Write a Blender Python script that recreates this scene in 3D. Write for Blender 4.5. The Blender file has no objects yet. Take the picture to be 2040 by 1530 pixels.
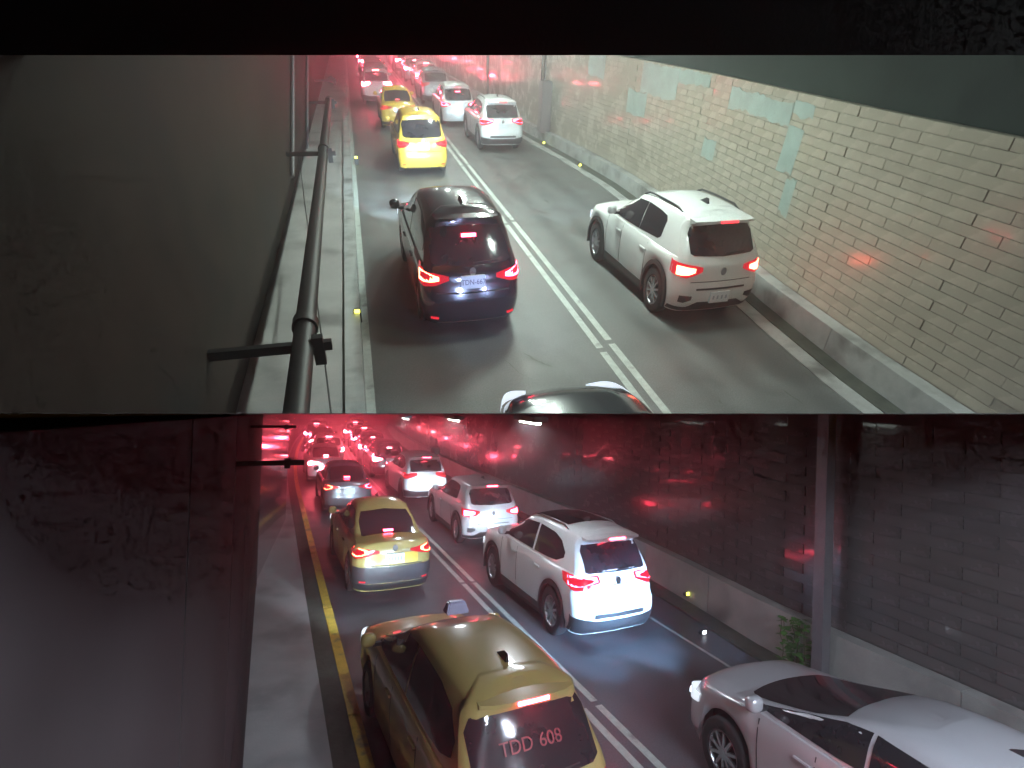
import bpy, bmesh, math, random
from mathutils import Matrix, Vector
random.seed(7)
rad = math.radians
scene = bpy.context.scene
C = scene.collection

# ------------------------------------------------------------------ camera
FPX, IW, IH = 1100.0, 2040.0, 1530.0
def road_to_cam(yaw, pitch, roll):
    """road frame (right, down, forward) -> lens frame (right, down, forward)"""
    cy, sy, cp, sp, cr, sr = (math.cos(yaw), math.sin(yaw), math.cos(pitch), math.sin(pitch), math.cos(roll), math.sin(roll))
    Ry = Matrix(((cy, 0, -sy), (0, 1, 0), (sy, 0, cy)))
    Rp = Matrix(((1, 0, 0), (0, cp, -sp), (0, sp, cp)))
    Rr = Matrix(((cr, -sr, 0), (sr, cr, 0), (0, 0, 1)))
    return Rr @ Rp @ Ry
R_LOW = road_to_cam(rad(23.56), rad(-0.62), rad(1.93)); H_LOW = 4.86    # level lower carriageway
R_UP = road_to_cam(rad(15.35), rad(33.84), rad(1.96)); H_UP = 4.97      # upper carriageway, a climbing ramp
SW = Matrix(((1, 0, 0), (0, 0, -1), (0, 1, 0)))       # (right, fwd, up) -> (right, down, fwd)
SC = Matrix(((1, 0, 0), (0, -1, 0), (0, 0, -1)))      # lens frame -> Blender camera frame
CAM = Vector((0, 0, H_LOW))
W_from_lens = (R_LOW @ SW).transposed()               # lens -> world
cam_data = bpy.data.cameras.new('camera')
cam = bpy.data.objects.new('camera', cam_data); C.objects.link(cam)
cam.matrix_world = Matrix.Translation(CAM) @ (W_from_lens @ SC.transposed()).to_4x4()
cam_data.sensor_width = 36.0
cam_data.lens = 36.0 * FPX / IW
cam_data.clip_start, cam_data.clip_end = 0.05, 600
scene.camera = cam
M_LOW = Matrix.Identity(4)
M_UP = Matrix.Translation(CAM) @ (W_from_lens @ R_UP @ SW).to_4x4() @ Matrix.Translation((0, 0, -H_UP))

# ------------------------------------------------------------------ world and exposure
world = bpy.data.worlds.new('World'); scene.world = world; world.use_nodes = True
wn = world.node_tree
sky = wn.nodes.new('ShaderNodeTexSky'); sky.sky_type = 'NISHITA'; sky.sun_disc = False
sky.sun_elevation = rad(1.5); sky.sun_rotation = rad(200)
wn.links.new(sky.outputs[0], wn.nodes['Background'].inputs[0])
wn.nodes['Background'].inputs[1].default_value = 0.035
vs = scene.view_settings
vs.view_transform = 'Standard'; vs.look = 'None'; vs.exposure = 0.2; vs.gamma = 1.0
scene.render.engine = 'CYCLES'
cy = scene.cycles
cy.use_denoising = True; cy.use_adaptive_sampling = True; cy.adaptive_threshold = 0.04; cy.adaptive_min_samples = 12; cy.use_light_tree = False
cy.max_bounces = 4; cy.diffuse_bounces = 2; cy.glossy_bounces = 3; cy.volume_bounces = 0
cy.sample_clamp_indirect = 6.0; cy.sample_clamp_direct = 0.0
cy.caustics_reflective = False; cy.caustics_refractive = False

# ------------------------------------------------------------------ helpers
def unproject(up, px, py, z=0.0):
    R, h = (R_UP, H_UP) if up else (R_LOW, H_LOW)
    d = R.transposed() @ Vector(((px - 1020) / FPX, (py - 765) / FPX, 1))
    t = (h - z) / d.y
    return d.x * t, d.z * t
def project(p):
    """world point -> photograph pixel"""
    q = W_from_lens.transposed() @ (Vector(p) - CAM)
    return (1020 + FPX * q.x / q.z, 765 + FPX * q.y / q.z) if q.z > 0.01 else (1e6, 1e6)
# the deck that carries the upper road: a plane seen edge-on
DK0 = W_from_lens @ Vector((0, 59 / FPX, 1)); DKX = W_from_lens @ Vector((1, 0, 0))
DECK_N = DKX.cross(DK0).normalized()
if DECK_N.z < 0: DECK_N = -DECK_N
def above_deck(p): return (Vector(p) - CAM).dot(DECK_N)

MATS = {}
def nodes_of(name):
    m = bpy.data.materials.new(name); m.use_nodes = True
    nt = m.node_tree
    return m, nt, nt.nodes['Principled BSDF']
def material(name, col, rough=0.5, metal=0.0, coat=0.0, spec=0.5, var=0.0, scale=4.0, bump=0.0, bscale=40.0,
             emit=None, estr=0.0, rough_var=0.0, rand=0.0, stain=None, stretch=None, tracks=None, grain=0.0):
    if name in MATS: return MATS[name]
    m, nt, b = nodes_of(name)
    b.inputs['Base Color'].default_value = (*col, 1); b.inputs['Roughness'].default_value = rough
    b.inputs['Metallic'].default_value = metal; b.inputs['Coat Weight'].default_value = coat
    b.inputs['Coat Roughness'].default_value = 0.06
    b.inputs['Specular IOR Level'].default_value = spec
    tc = nt.nodes.new('ShaderNodeTexCoord'); vec = tc.outputs['Object']
    if stretch:
        mp = nt.nodes.new('ShaderNodeMapping'); mp.inputs['Scale'].default_value = stretch
        nt.links.new(vec, mp.inputs[0]); vec = mp.outputs[0]
    colour = None
    if var or rough_var or rand:
        n = nt.nodes.new('ShaderNodeTexNoise'); n.inputs['Scale'].default_value = scale
        n.inputs['Detail'].default_value = 4; n.inputs['Roughness'].default_value = 0.65
        nt.links.new(vec, n.inputs['Vector'])
        mr = nt.nodes.new('ShaderNodeMapRange'); mr.inputs[1].default_value = 0.3; mr.inputs[2].default_value = 0.7
        mr.inputs[3].default_value = 1 - var; mr.inputs[4].default_value = 1 + var
        nt.links.new(n.outputs[0], mr.inputs[0]); fac = mr.outputs[0]
        if rand:
            oi = nt.nodes.new('ShaderNodeObjectInfo'); at = nt.nodes.new('ShaderNodeAttribute'); at.attribute_name = 'tone'
            ad = nt.nodes.new('ShaderNodeMath'); ad.operation = 'ADD'
            nt.links.new(oi.outputs['Random'], ad.inputs[0]); nt.links.new(at.outputs['Fac'], ad.inputs[1])
            fr = nt.nodes.new('ShaderNodeMath'); fr.operation = 'FRACT'; nt.links.new(ad.outputs[0], fr.inputs[0])
            m2 = nt.nodes.new('ShaderNodeMapRange'); m2.inputs[3].default_value = 1 - rand; m2.inputs[4].default_value = 1 + rand
            nt.links.new(fr.outputs[0], m2.inputs[0])
            mu = nt.nodes.new('ShaderNodeMath'); mu.operation = 'MULTIPLY'
            nt.links.new(fac, mu.inputs[0]); nt.links.new(m2.outputs[0], mu.inputs[1]); fac = mu.outputs[0]
        vm = nt.nodes.new('ShaderNodeVectorMath'); vm.operation = 'SCALE'; vm.inputs[0].default_value = col
        nt.links.new(fac, vm.inputs['Scale']); colour = vm.outputs[0]
        if stain:
            scol, sscale, lo, hi = stain
            n2 = nt.nodes.new('ShaderNodeTexNoise'); n2.inputs['Scale'].default_value = sscale; n2.inputs['Detail'].default_value = 5
            nt.links.new(vec, n2.inputs['Vector'])
            r2 = nt.nodes.new('ShaderNodeMapRange'); r2.inputs[1].default_value = lo; r2.inputs[2].default_value = hi
            nt.links.new(n2.outputs[0], r2.inputs[0])
            mx = nt.nodes.new('ShaderNodeMix'); mx.data_type = 'RGBA'
            nt.links.new(r2.outputs[0], mx.inputs[0]); nt.links.new(colour, mx.inputs[6]); mx.inputs[7].default_value = (*scol, 1)
            colour = mx.outputs[2]
        if grain:
            n4 = nt.nodes.new('ShaderNodeTexNoise'); n4.inputs['Scale'].default_value = 38; n4.inputs['Detail'].default_value = 2
            nt.links.new(vec, n4.inputs['Vector'])
            r4 = nt.nodes.new('ShaderNodeMapRange'); r4.inputs[1].default_value = 0.25; r4.inputs[2].default_value = 0.75
            r4.inputs[3].default_value = 1 - grain; r4.inputs[4].default_value = 1 + grain
            nt.links.new(n4.outputs[0], r4.inputs[0])
            s4 = nt.nodes.new('ShaderNodeVectorMath'); s4.operation = 'SCALE'
            nt.links.new(colour, s4.inputs[0]); nt.links.new(r4.outputs[0], s4.inputs['Scale']); colour = s4.outputs[0]
        if tracks:                                   # oil and rubber worn along the lanes
            sx = nt.nodes.new('ShaderNodeSeparateXYZ'); nt.links.new(tc.outputs['Object'], sx.inputs[0])
            for cx, wd, amt in tracks:
                d1 = nt.nodes.new('ShaderNodeMath'); d1.operation = 'SUBTRACT'; d1.inputs[1].default_value = cx; nt.links.new(sx.outputs[0], d1.inputs[0])
                wob = nt.nodes.new('ShaderNodeMath'); wob.operation = 'MULTIPLY_ADD'; wob.inputs[1].default_value = 0.5; wob.inputs[2].default_value = -0.25
                nt.links.new(n.outputs[0], wob.inputs[0])
                d2 = nt.nodes.new('ShaderNodeMath'); d2.operation = 'ADD'; nt.links.new(d1.outputs[0], d2.inputs[0]); nt.links.new(wob.outputs[0], d2.inputs[1])
                d3 = nt.nodes.new('ShaderNodeMath'); d3.operation = 'ABSOLUTE'; nt.links.new(d2.outputs[0], d3.inputs[0])
                r5 = nt.nodes.new('ShaderNodeMapRange'); r5.interpolation_type = 'SMOOTHSTEP'; r5.inputs[1].default_value = 0.0; r5.inputs[2].default_value = wd
                r5.inputs[3].default_value = 1 - amt; r5.inputs[4].default_value = 1.0; nt.links.new(d3.outputs[0], r5.inputs[0])
                s5 = nt.nodes.new('ShaderNodeVectorMath'); s5.operation = 'SCALE'
                nt.links.new(colour, s5.inputs[0]); nt.links.new(r5.outputs[0], s5.inputs['Scale']); colour = s5.outputs[0]
        nt.links.new(colour, b.inputs['Base Color'])
        if rough_var:
            m3 = nt.nodes.new('ShaderNodeMapRange'); m3.inputs[1].default_value = 0.3; m3.inputs[2].default_value = 0.7
            m3.inputs[3].default_value = max(0.02, rough - rough_var); m3.inputs[4].default_value = rough + rough_var
            nt.links.new(n.outputs[0], m3.inputs[0]); nt.links.new(m3.outputs[0], b.inputs['Roughness'])
    if bump:
        nb = nt.nodes.new('ShaderNodeTexNoise'); nb.inputs['Scale'].default_value = bscale; nb.inputs['Detail'].default_value = 2
        nt.links.new(vec, nb.inputs['Vector'])
        bp = nt.nodes.new('ShaderNodeBump'); bp.inputs['Strength'].default_value = bump; bp.inputs['Distance'].default_value = 0.02
        nt.links.new(nb.outputs[0], bp.inputs['Height']); nt.links.new(bp.outputs[0], b.inputs['Normal'])
    if emit:
        b.inputs['Emission Color'].default_value = (*emit, 1); b.inputs['Emission Strength'].default_value = estr
    if emit and (estr < 12 or name in ('tail_glow', 'brake_far')): m.cycles.emission_sampling = 'NONE'     # small glow: found by bounce rays alone
    MATS[name] = m
    return m

material('asphalt', (0.115, 0.118, 0.115), 0.5, var=0.22, scale=1.3, bump=0.25, bscale=90, rough_var=0.12, stain=((0.06, 0.058, 0.056), 0.45, 0.56, 0.72), grain=0.35, tracks=((0.9, .45, .3), (2.6, .45, .3), (1.75, .5, .25), (5.0, .45, .3), (6.7, .45, .3), (5.85, .5, .2)))
material('asphalt_low', (0.085, 0.085, 0.095), 0.42, var=0.22, scale=1.3, bump=0.25, bscale=90, rough_var=0.12, stain=((0.045, 0.045, 0.05), 0.45, 0.56, 0.72), grain=0.35, tracks=((2.0, .45, .3), (3.7, .45, .3), (2.85, .5, .25), (5.5, .45, .3), (7.0, .45, .3)))
material('concrete', (0.30, 0.295, 0.275), 0.6, var=0.2, scale=1.6, bump=0.2, bscale=30, stain=((0.13, 0.125, 0.115), 0.9, 0.55, 0.75))
material('pavement_concrete', (0.36, 0.35, 0.34), 0.5, var=0.18, scale=1.2, bump=0.15, bscale=40, rough_var=0.1, stain=((0.12, 0.115, 0.11), 0.7, 0.55, 0.75))
material('kerb_concrete', (0.36, 0.37, 0.36), 0.5, var=0.2, scale=2.5, bump=0.2, bscale=40, stain=((0.15, 0.15, 0.14), 1.6, 0.52, 0.7))
material('dark_concrete', (0.055, 0.052, 0.048), 0.6, var=0.3, scale=1.2, bump=0.2, bscale=25)
material('black_concrete', (0.001, 0.001, 0.001), 0.9, spec=0.0, var=0.3, scale=1.0, bump=0.2, bscale=25)  # darkness put into the base colour of the ceiling and the added beam
material('gutter_dirt', (0.07, 0.075, 0.06), 0.75, var=0.4, scale=3.0, bump=0.5, bscale=30)
material('tile_beige', (0.37, 0.335, 0.275), 0.26, coat=0.25, var=0.10, scale=1.4, bump=0.06, bscale=12, rand=0.06, rough_var=0.08, stain=((0.24, 0.21, 0.17), 0.8, 0.56, 0.8))
material('tile_brown', (0.095, 0.082, 0.08), 0.24, coat=0.3, var=0.15, scale=1.4, bump=0.06, bscale=12, rand=0.12, rough_var=0.08, stain=((0.055, 0.05, 0.048), 0.8, 0.54, 0.75))
material('mortar', (0.27, 0.245, 0.20), 0.8, var=0.2, scale=6)
material('mortar_dark', (0.06, 0.052, 0.05), 0.8, var=0.2, scale=6)
material('patch_paint', (0.29, 0.37, 0.345), 0.35, var=0.2, scale=2.2, bump=0.05, bscale=20)
material('line_white', (0.40, 0.44, 0.41), 0.45, var=0.18, scale=7, bump=0.1, bscale=60, stain=((0.2, 0.2, 0.2), 3.0, 0.62, 0.72))
material('line_yellow', (0.62, 0.42, 0.07), 0.45, var=0.2, scale=6, bump=0.1, bscale=60, stain=((0.2, 0.17, 0.1), 3.0, 0.58, 0.7))
material('dark_metal', (0.022, 0.018, 0.017), 0.5, metal=0.3, var=0.3, scale=5, bump=0.1)
material('grey_metal', (0.20, 0.19, 0.20), 0.45, metal=0.4, var=0.15, scale=5)
material('cabinet_paint', (0.20, 0.165, 0.165), 0.5, var=0.12, scale=5)
material('glass', (0.024, 0.022, 0.026), 0.08, coat=0.4, spec=0.6, rough_var=0.03, var=0.1)
material('bumper_plastic', (0.05, 0.045, 0.05), 0.4, var=0.1, scale=6)
material('tyre', (0.018, 0.018, 0.019), 0.75, var=0.2, scale=8)
material('trim', (0.022, 0.022, 0.024), 0.5, var=0.15, scale=8)
material('rim', (0.42, 0.43, 0.45), 0.3, metal=0.8, var=0.1)
material('chrome', (0.75, 0.75, 0.78), 0.12, metal=1.0, var=0.04)
material('plate', (0.72, 0.76, 0.78), 0.4, var=0.05)
material('plate_ink', (0.05, 0.045, 0.09), 0.5, var=0.05)
material('plate_blur', (0.36, 0.40, 0.46), 0.5, var=0.1)
material('red_print', (0.22, 0.015, 0.025), 0.4, var=0.05)
material('white_paint', (0.74, 0.76, 0.75), 0.28, coat=0.8, var=0.03, scale=3)
material('silver_paint', (0.52, 0.51, 0.52), 0.28, metal=0.25, coat=0.8, var=0.03, scale=3)
material('hatch_paint', (0.52, 0.52, 0.54), 0.28, metal=0.2, coat=0.8, var=0.03, scale=3)
material('black_paint', (0.012, 0.012, 0.017), 0.2, coat=1.0, var=0.1, scale=3)
material('grey_paint', (0.13, 0.13, 0.14), 0.25, metal=0.2, coat=0.8, var=0.05, scale=3)
material('red_paint', (0.25, 0.02, 0.02), 0.25, coat=0.8, var=0.05, scale=3)
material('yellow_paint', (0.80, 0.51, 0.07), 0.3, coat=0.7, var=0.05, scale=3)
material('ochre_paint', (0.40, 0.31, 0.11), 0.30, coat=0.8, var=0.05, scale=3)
material('tail_lit', (0.5, 0.01, 0.02), 0.2, coat=0.5, emit=(1.0, 0.04, 0.085), estr=45)
material('tail_far', (0.5, 0.01, 0.02), 0.2, coat=0.5, emit=(1.0, 0.07, 0.13), estr=330)
material('tail_glow', (0.5, 0.01, 0.02), 0.2, coat=0.5, emit=(1.0, 0.09, 0.15), estr=80)
material('brake_far', (0.5, 0.01, 0.02), 0.2, coat=0.5, emit=(1.0, 0.09, 0.13), estr=110)
material('tail_far_warm', (0.5, 0.01, 0.02), 0.2, coat=0.5, emit=(1.0, 0.12, 0.15), estr=300)
material('tail_hot', (0.5, 0.05, 0.02), 0.2, coat=0.5, emit=(1.0, 0.10, 0.05), estr=26)
material('tail_soft', (0.5, 0.01, 0.02), 0.2, coat=0.5, emit=(1.0, 0.04, 0.05), estr=3)
material('tail_lens', (0.32, 0.006, 0.012), 0.15, coat=0.6, emit=(1.0, 0.02, 0.05), estr=0.5)
material('amber_lit', (0.5, 0.2, 0.02), 0.2, coat=0.5, emit=(1.0, 0.28, 0.05), estr=6)
material('reflector', (0.35, 0.01, 0.015), 0.2, emit=(1.0, 0.03, 0.05), estr=0.7)
material('head_lens', (0.8, 0.85, 0.9), 0.15, coat=0.5, emit=(0.75, 0.88, 1.0), estr=9)
material('head_glass', (0.55, 0.58, 0.62), 0.12, coat=0.6, emit=(0.8, 0.9, 1.0), estr=1.0)
material('stud_lit', (0.7, 0.7, 0.1), 0.3, emit=(0.95, 0.95, 0.12), estr=5)
material('stud_white', (0.7, 0.7, 0.7), 0.3, emit=(0.9, 0.95, 1.0), estr=3)
material('tube_lit', (0.8, 0.8, 0.8), 0.3, emit=(0.86, 1.0, 0.92), estr=12)
material('lamp_housing', (0.3, 0.3, 0.3), 0.5, var=0.1)
material('sign_plastic', (0.35, 0.34, 0.55), 0.3, coat=0.4, var=0.05)
material('leaf', (0.06, 0.17, 0.03), 0.5, var=0.4, scale=12)
material('stem', (0.07, 0.06, 0.03), 0.7, var=0.3)

def mesh_from(name, verts, faces, smooth=False, sharp=None):
    me = bpy.data.meshes.new(name); me.from_pydata([tuple(v) for v in verts], [], faces); me.update()
    if smooth:
        me.polygons.foreach_set('use_smooth', [True] * len(me.polygons))
        if sharp: me.set_sharp_from_angle(angle=rad(sharp))
    return me
def link(name, me, mat=None, parent=None, M=None):
    o = bpy.data.objects.new(name, me); C.objects.link(o)
    if mat is not None and me is not None:
        if len(me.materials) == 0: me.materials.append(None)
        o.material_slots[0].link = 'OBJECT'; o.material_slots[0].material = MATS[mat]
    if parent is not None: o.parent = parent
    if M is not None: o.matrix_local = M
    return o
def tag(o, label=None, cat=None, group=None, kind=None):
    if label: o['label'] = label
    if cat: o['category'] = cat
    if group: o['group'] = group
    if kind: o['kind'] = kind
    return o
BOXF = [(0, 1, 3, 2), (4, 6, 7, 5), (0, 4, 5, 1), (2, 3, 7, 6), (0, 2, 6, 4), (1, 5, 7, 3)]
def box_vf(x0, x1, y0, y1, z0, z1):
    return [(x, y, z) for x in (x0, x1) for y in (y0, y1) for z in (z0, z1)], BOXF
class MB:
    def __init__(s): s.v, s.f, s.t = [], [], []
    def add(s, v, f, tone=0.0):
        n = len(s.v); s.v += [tuple(p) for p in v]; s.f += [tuple(i + n for i in q) for q in f]; s.t += [tone] * len(f); return s
    def box(s, *a, tone=0.0): return s.add(*box_vf(*a), tone)
    def tube(s, p0, p1, r0, r1=None, n=10):
        r1 = r0 if r1 is None else r1
        p0, p1 = Vector(p0), Vector(p1); d = (p1 - p0).normalized()
        a = d.orthogonal().normalized(); b = d.cross(a)
        v = []
        for p, r in ((p0, r0), (p1, r1)):
            for i in range(n):
                t = 2 * math.pi * i / n; v.append(p + a * (r * math.cos(t)) + b * (r * math.sin(t)))
        f = [(i, (i + 1) % n, n + (i + 1) % n, n + i) for i in range(n)] + [tuple(range(n - 1, -1, -1)), tuple(range(n, 2 * n))]
        return s.add(v, f)
    def pipe(s, pts, r, n=8):
        for a, b in zip(pts[:-1], pts[1:]): s.tube(a, b, r, n=n)
        return s
    def blob(s, c, r, n=12, m=7, p=0.75):
        v, f = [], []
        sg = lambda x: math.copysign(abs(x) ** p, x)
        for i in range(m + 1):
            a = math.pi * i / m
            for j in range(n):
                b = 2 * math.pi * j / n
                v.append((c[0] + r[0] * sg(math.sin(a)) * sg(math.cos(b)), c[1] + r[1] * sg(math.sin(a)) * sg(math.sin(b)), c[2] + r[2] * sg(math.cos(a))))
        for i in range(m):
            for j in range(n): f.append((i * n + j, (i + 1) * n + j, (i + 1) * n + (j + 1) % n, i * n + (j + 1) % n))
        return s.add(v, f)
    def mesh(s, name, smooth=False, sharp=40, bevel=0.0):
        me = mesh_from(name, s.v, s.f)
        if any(s.t):
            at = me.attributes.new('tone', 'FLOAT', 'FACE'); at.data.foreach_set('value', s.t)
        if bevel:
            bm = bmesh.new(); bm.from_mesh(me)
            bmesh.ops.bevel(bm, geom=bm.edges[:], offset=bevel, segments=2, affect='EDGES', clamp_overlap=True)
            bm.to_mesh(me); bm.free()
        if smooth:
            me.polygons.foreach_set('use_smooth', [True] * len(me.polygons)); me.set_sharp_from_angle(angle=rad(sharp))
        return me
def clip_deck(me, Mw, keep_above):
    """trim a mesh where it meets the deck (returns False when nothing is left)"""
    bm = bmesh.new(); bm.from_mesh(me)
    inv = Mw.inverted(); co = inv @ CAM; no = (inv.to_3x3() @ DECK_N).normalized()
    off = no * (0.004 if keep_above else -0.012)
    bmesh.ops.bisect_plane(bm, geom=bm.verts[:] + bm.edges[:] + bm.faces[:], plane_co=co + off, plane_no=no,
                           clear_inner=keep_above, clear_outer=not keep_above)
    ok = len(bm.faces) > 0
    bm.to_mesh(me); bm.free(); me.update()
    return ok

# strip of ground following a polyline r(s): list of (s, r_left, r_right) at height z
def sheet(rows, z, step=None):
    v, f = [], []
    for s, a, b in rows: v += [(a, s, z), (b, s, z)]
    for i in range(len(rows) - 1): f.append((2 * i, 2 * i + 1, 2 * i + 3, 2 * i + 2))
    return v, f
def slab(rows, z0, z1):
    v, f = [], []
    for s, a, b in rows: v += [(a, s, z0), (b, s, z0), (b, s, z1), (a, s, z1)]
    n = len(rows)
    for i in range(n - 1):
        k = 4 * i
        for j in range(4): f.append((k + j, k + (j + 1) % 4, k + 4 + (j + 1) % 4, k + 4 + j))
    f += [(3, 2, 1, 0), (4 * n - 4, 4 * n - 3, 4 * n - 2, 4 * n - 1)]
    return v, f
def lerp_table(tab, x):
    if x <= tab[0][0]: return tab[0][1]
    for (x0, y0), (x1, y1) in zip(tab[:-1], tab[1:]):
        if x <= x1: return y0 + (y1 - y0) * (x - x0) / (x1 - x0)
    return tab[-1][1]
def frange(a, b, n): return [a + (b - a) * i / n for i in range(n + 1)]

# ------------------------------------------------------------------ the setting: lower carriageway
def bend(s): return 0.0022 * max(0.0, s - 25) ** 2          # the lower tunnel curves to the right in the distance
def bend_yaw(s): return math.atan(0.0044 * max(0.0, s - 25))
LW = [(-6, 9.15), (7.7, 9.15), (11.2, 9.5), (16, 9.7), (24, 9.4)] + [(s, 9.35 + bend(s)) for s in range(27, 76, 4)]        # right wall line r(s)
UW = [(-4, 8.0), (6, 8.0), (9, 8.22), (14, 8.85), (18.6, 9.1), (23, 8.95), (29.4, 8.5), (50, 8.3), (90, 8.2)]
LEND, UEND = 74.0, 92.0

deck_v = []
for k in (0.25, 120.0):
    for x in (-1.6, 1.6):
        for e in (0.6, -0.6):
            deck_v.append(CAM + (W_from_lens @ Vector((x, (59 + e) / FPX, 1))) * k)
me = mesh_from('ceiling_slab', deck_v, BOXF)
tag(link('ceiling_slab', me, 'dark_concrete'), kind='structure')

road = tag(link('road', mesh_from('road', *sheet([(s, -3.0, 11.0 + bend(s)) for s in frange(-8, LEND, 30)], 0.0)), 'asphalt_low'), kind='structure')
def stripe(parent, s0, s1, r, w, mat, z=0.004):
    a, b = bend(s0), bend(s1)
    me = mesh_from('lane_marking', [(r + a, s0, z), (r + w + a, s0, z), (r + w + b, s1, z), (r + b, s1, z)], [(0, 1, 2, 3)])
    return link('lane_marking', me, mat, parent)
for r in (4.50, 4.78):
    s = -4.0
    while s < LEND - 6:
        stripe(road, s, s + 5.6, r, 0.12, 'line_white'); s += 5.72
s = -4.0
while s < LEND - 6:
    stripe(road, s, s + 7.9, 7.72, 0.07, 'kerb_concrete'); s += 8.0
pv = tag(link('pavement', mesh_from('pavement', *slab([(s, -3.0, 0.86 + bend(s)) for s in frange(-8, LEND, 40)], 0.002, 0.16)), 'pavement_concrete'), kind='structure')
kb = tag(link('kerb', mesh_from('kerb', *slab([(s, 0.865 + bend(s), 1.17 + bend(s)) for s in frange(-8, LEND, 40)], 0.003, 0.145)), 'gutter_dirt'), kind='structure')
s = -4.0
while s < LEND - 6:
    me = mesh_from('lane_marking', *slab([(q, 1.175 + bend(q), 1.34 + bend(q)) for q in (s, s + 2.0, s + 4.0)], 0.003, 0.15))
    link('lane_marking', me, 'line_yellow', kb); s += 4.05
# gutter and foot of the right wall
rows = [(s, lerp_table(LW, s) - 0.72, lerp_table(LW, s) - 0.27) for s in frange(-6, LEND, 40)]
tag(link('gutter', mesh_from('gutter', *slab(rows, 0.002, 0.05)), 'gutter_dirt'), kind='structure')

# ------------------------------------------------------------------ block walls
def block_wall(name, label, line, s0, s1, z0, ztop, bl, bh, mat, mortar, up, joint=0.014):
    Mw = M_UP if up else M_LOW
    v, f = slab([(s, lerp_table(line, s) + 0.007, lerp_table(line, s) + 0.45) for s in sorted(frange(s0, s1, 40) + [q[0] for q in line if s0 < q[0] < s1])], 0.0, 5.6 if not up else ztop)
    me = mesh_from('wall', v, f)
    clip_deck(me, Mw, up)
    wall = tag(link(name, me, mortar, None, Mw), label, 'wall')
    cand = []
    row = 0; z = z0
    while z + bh <= ztop + 0.001:
        s = s0 + (0.5 * bl if row % 2 else 0.0)
        while s + bl < s1:
            sm = s + bl / 2; r = lerp_table(line, sm)
            ang = math.atan2(lerp_table(line, s + bl) - lerp_table(line, s), bl)
            pw = Mw @ Vector((r, sm, z + bh / 2))
            ad = above_deck(pw)
            tip = above_deck(Mw @ Vector((r, sm, z + bh)))
            base = above_deck(Mw @ Vector((r, s, z)))
            if up and base <= 0.01 and tip > 0.02:
                gg = joint / 2
                cme = MB().box(-0.006, 0.05, -bl / 2 + gg * .5, bl / 2 - gg * .5, gg, bh - gg).mesh('block')
                Mb = Matrix.Translation((r, sm, z)) @ Matrix.Rotation(-ang, 4, 'Z')
                if clip_deck(cme, Mw @ Mb, True): link('block', cme, mat, wall, Mb)
            if (up and base > 0.01) or (not up and tip < -0.03):
                px, py = project(pw)
                d = (pw - CAM).length
                vis = -30 < px < 2070 and -30 < py < 1560 and (py > 112 if up else True)
                cand.append((0 if vis else 1, d, s, sm, r, z, ang))
            s += bl
        z += bh; row += 1
    cand.sort()
    g = joint / 2
    unit = MB().box(-0.006, 0.05, -bl / 2 + g * .5, bl / 2 - g * .5, g, bh - g).mesh('block', bevel=0.004)
    rest = MB()
    for i, (vis, d, s, sm, r, z, ang) in enumerate(cand):
        jit = random.uniform(-0.0025, 0.0025)
        if i < 270 and not vis:
            o = link('block', unit, mat, wall, Matrix.Translation((r + jit, sm, z)) @ Matrix.Rotation(-ang, 4, 'Z'))
        else:
            c, sn = math.cos(-ang), math.sin(-ang)
            bv, bf = box_vf(-0.006, 0.05, -bl / 2 + g * .5, bl / 2 - g * .5, g, bh - g)
            rest.add([(r + jit + x * c - y * sn, sm + x * sn + y * c, zz + z) for x, y, zz in bv], bf, random.random())
    o = link('far_blocks', rest.mesh('far_blocks'), mat, wall); o['kind'] = 'stuff'
    return wall
block_wall('block_wall', 'dark brown glazed block wall beside the white cars of the lower carriageway', LW, -3.0, 66.0, 0.92, 5.3,
           0.85, 0.18, 'tile_brown', 'mortar_dark', False, 0.009)
# plinth of the lower wall, cast in lengths
pl = bpy.data.objects.new('plinth', None); C.objects.link(pl)
tag(pl, 'pale grey concrete plinth along the foot of the dark brown wall', 'plinth')
s = -3.0
while s < 62:
    rows = [(s + 0.006 + k * (2.488) / 2, lerp_table(LW, s + 1.25 * k) - 0.26, lerp_table(LW, s + 1.25 * k) - 0.002) for k in range(3)]
    link('panel', mesh_from('panel', *slab(rows, 0.0, 0.90)), 'concrete', pl); s += 2.5

# left wall of the lower carriageway and its glossy flared part
def wall_piece(name, label, pts, z1, th, mat, up=False, cat='wall'):
    v, f = [], []
    for r, s in pts: v += [(r, s, 0.0), (r - th, s, 0.0), (r - th, s, z1), (r, s, z1)]
    n = len(pts)
    for i in range(n - 1):
        k = 4 * i
        for j in range(4): f.append((k + j, k + (j + 1) % 4, k + 4 + (j + 1) % 4, k + 4 + j))
    f += [(3, 2, 1, 0), (4 * n - 4, 4 * n - 3, 4 * n - 2, 4 * n - 1)]
    me = mesh_from(name, v, f); Mw = M_UP if up else M_LOW
    clip_deck(me, Mw, up)
    return tag(link(name, me, mat, None, Mw), label, cat)
material('wall_plain', (0.042, 0.034, 0.034), 0.8, spec=0.05, var=0.25, scale=0.9, bump=0.02, bscale=18, rough_var=0.1, stain=((0.045, 0.04, 0.042), 0.6, 0.5, 0.75))
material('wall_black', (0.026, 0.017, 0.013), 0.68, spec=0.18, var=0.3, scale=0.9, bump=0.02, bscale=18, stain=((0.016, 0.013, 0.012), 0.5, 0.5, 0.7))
material('wall_gloss', (0.10, 0.09, 0.095), 0.13, coat=0.5, var=0.2, scale=1.5, bump=0.08, bscale=5)
low_left = wall_piece('side_wall', 'plain dark wall filling the lower left, beside the yellow kerb line', [(-0.18, s) for s in frange(-6, 14, 10)], 5.6, 0.5, 'wall_plain')
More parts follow.
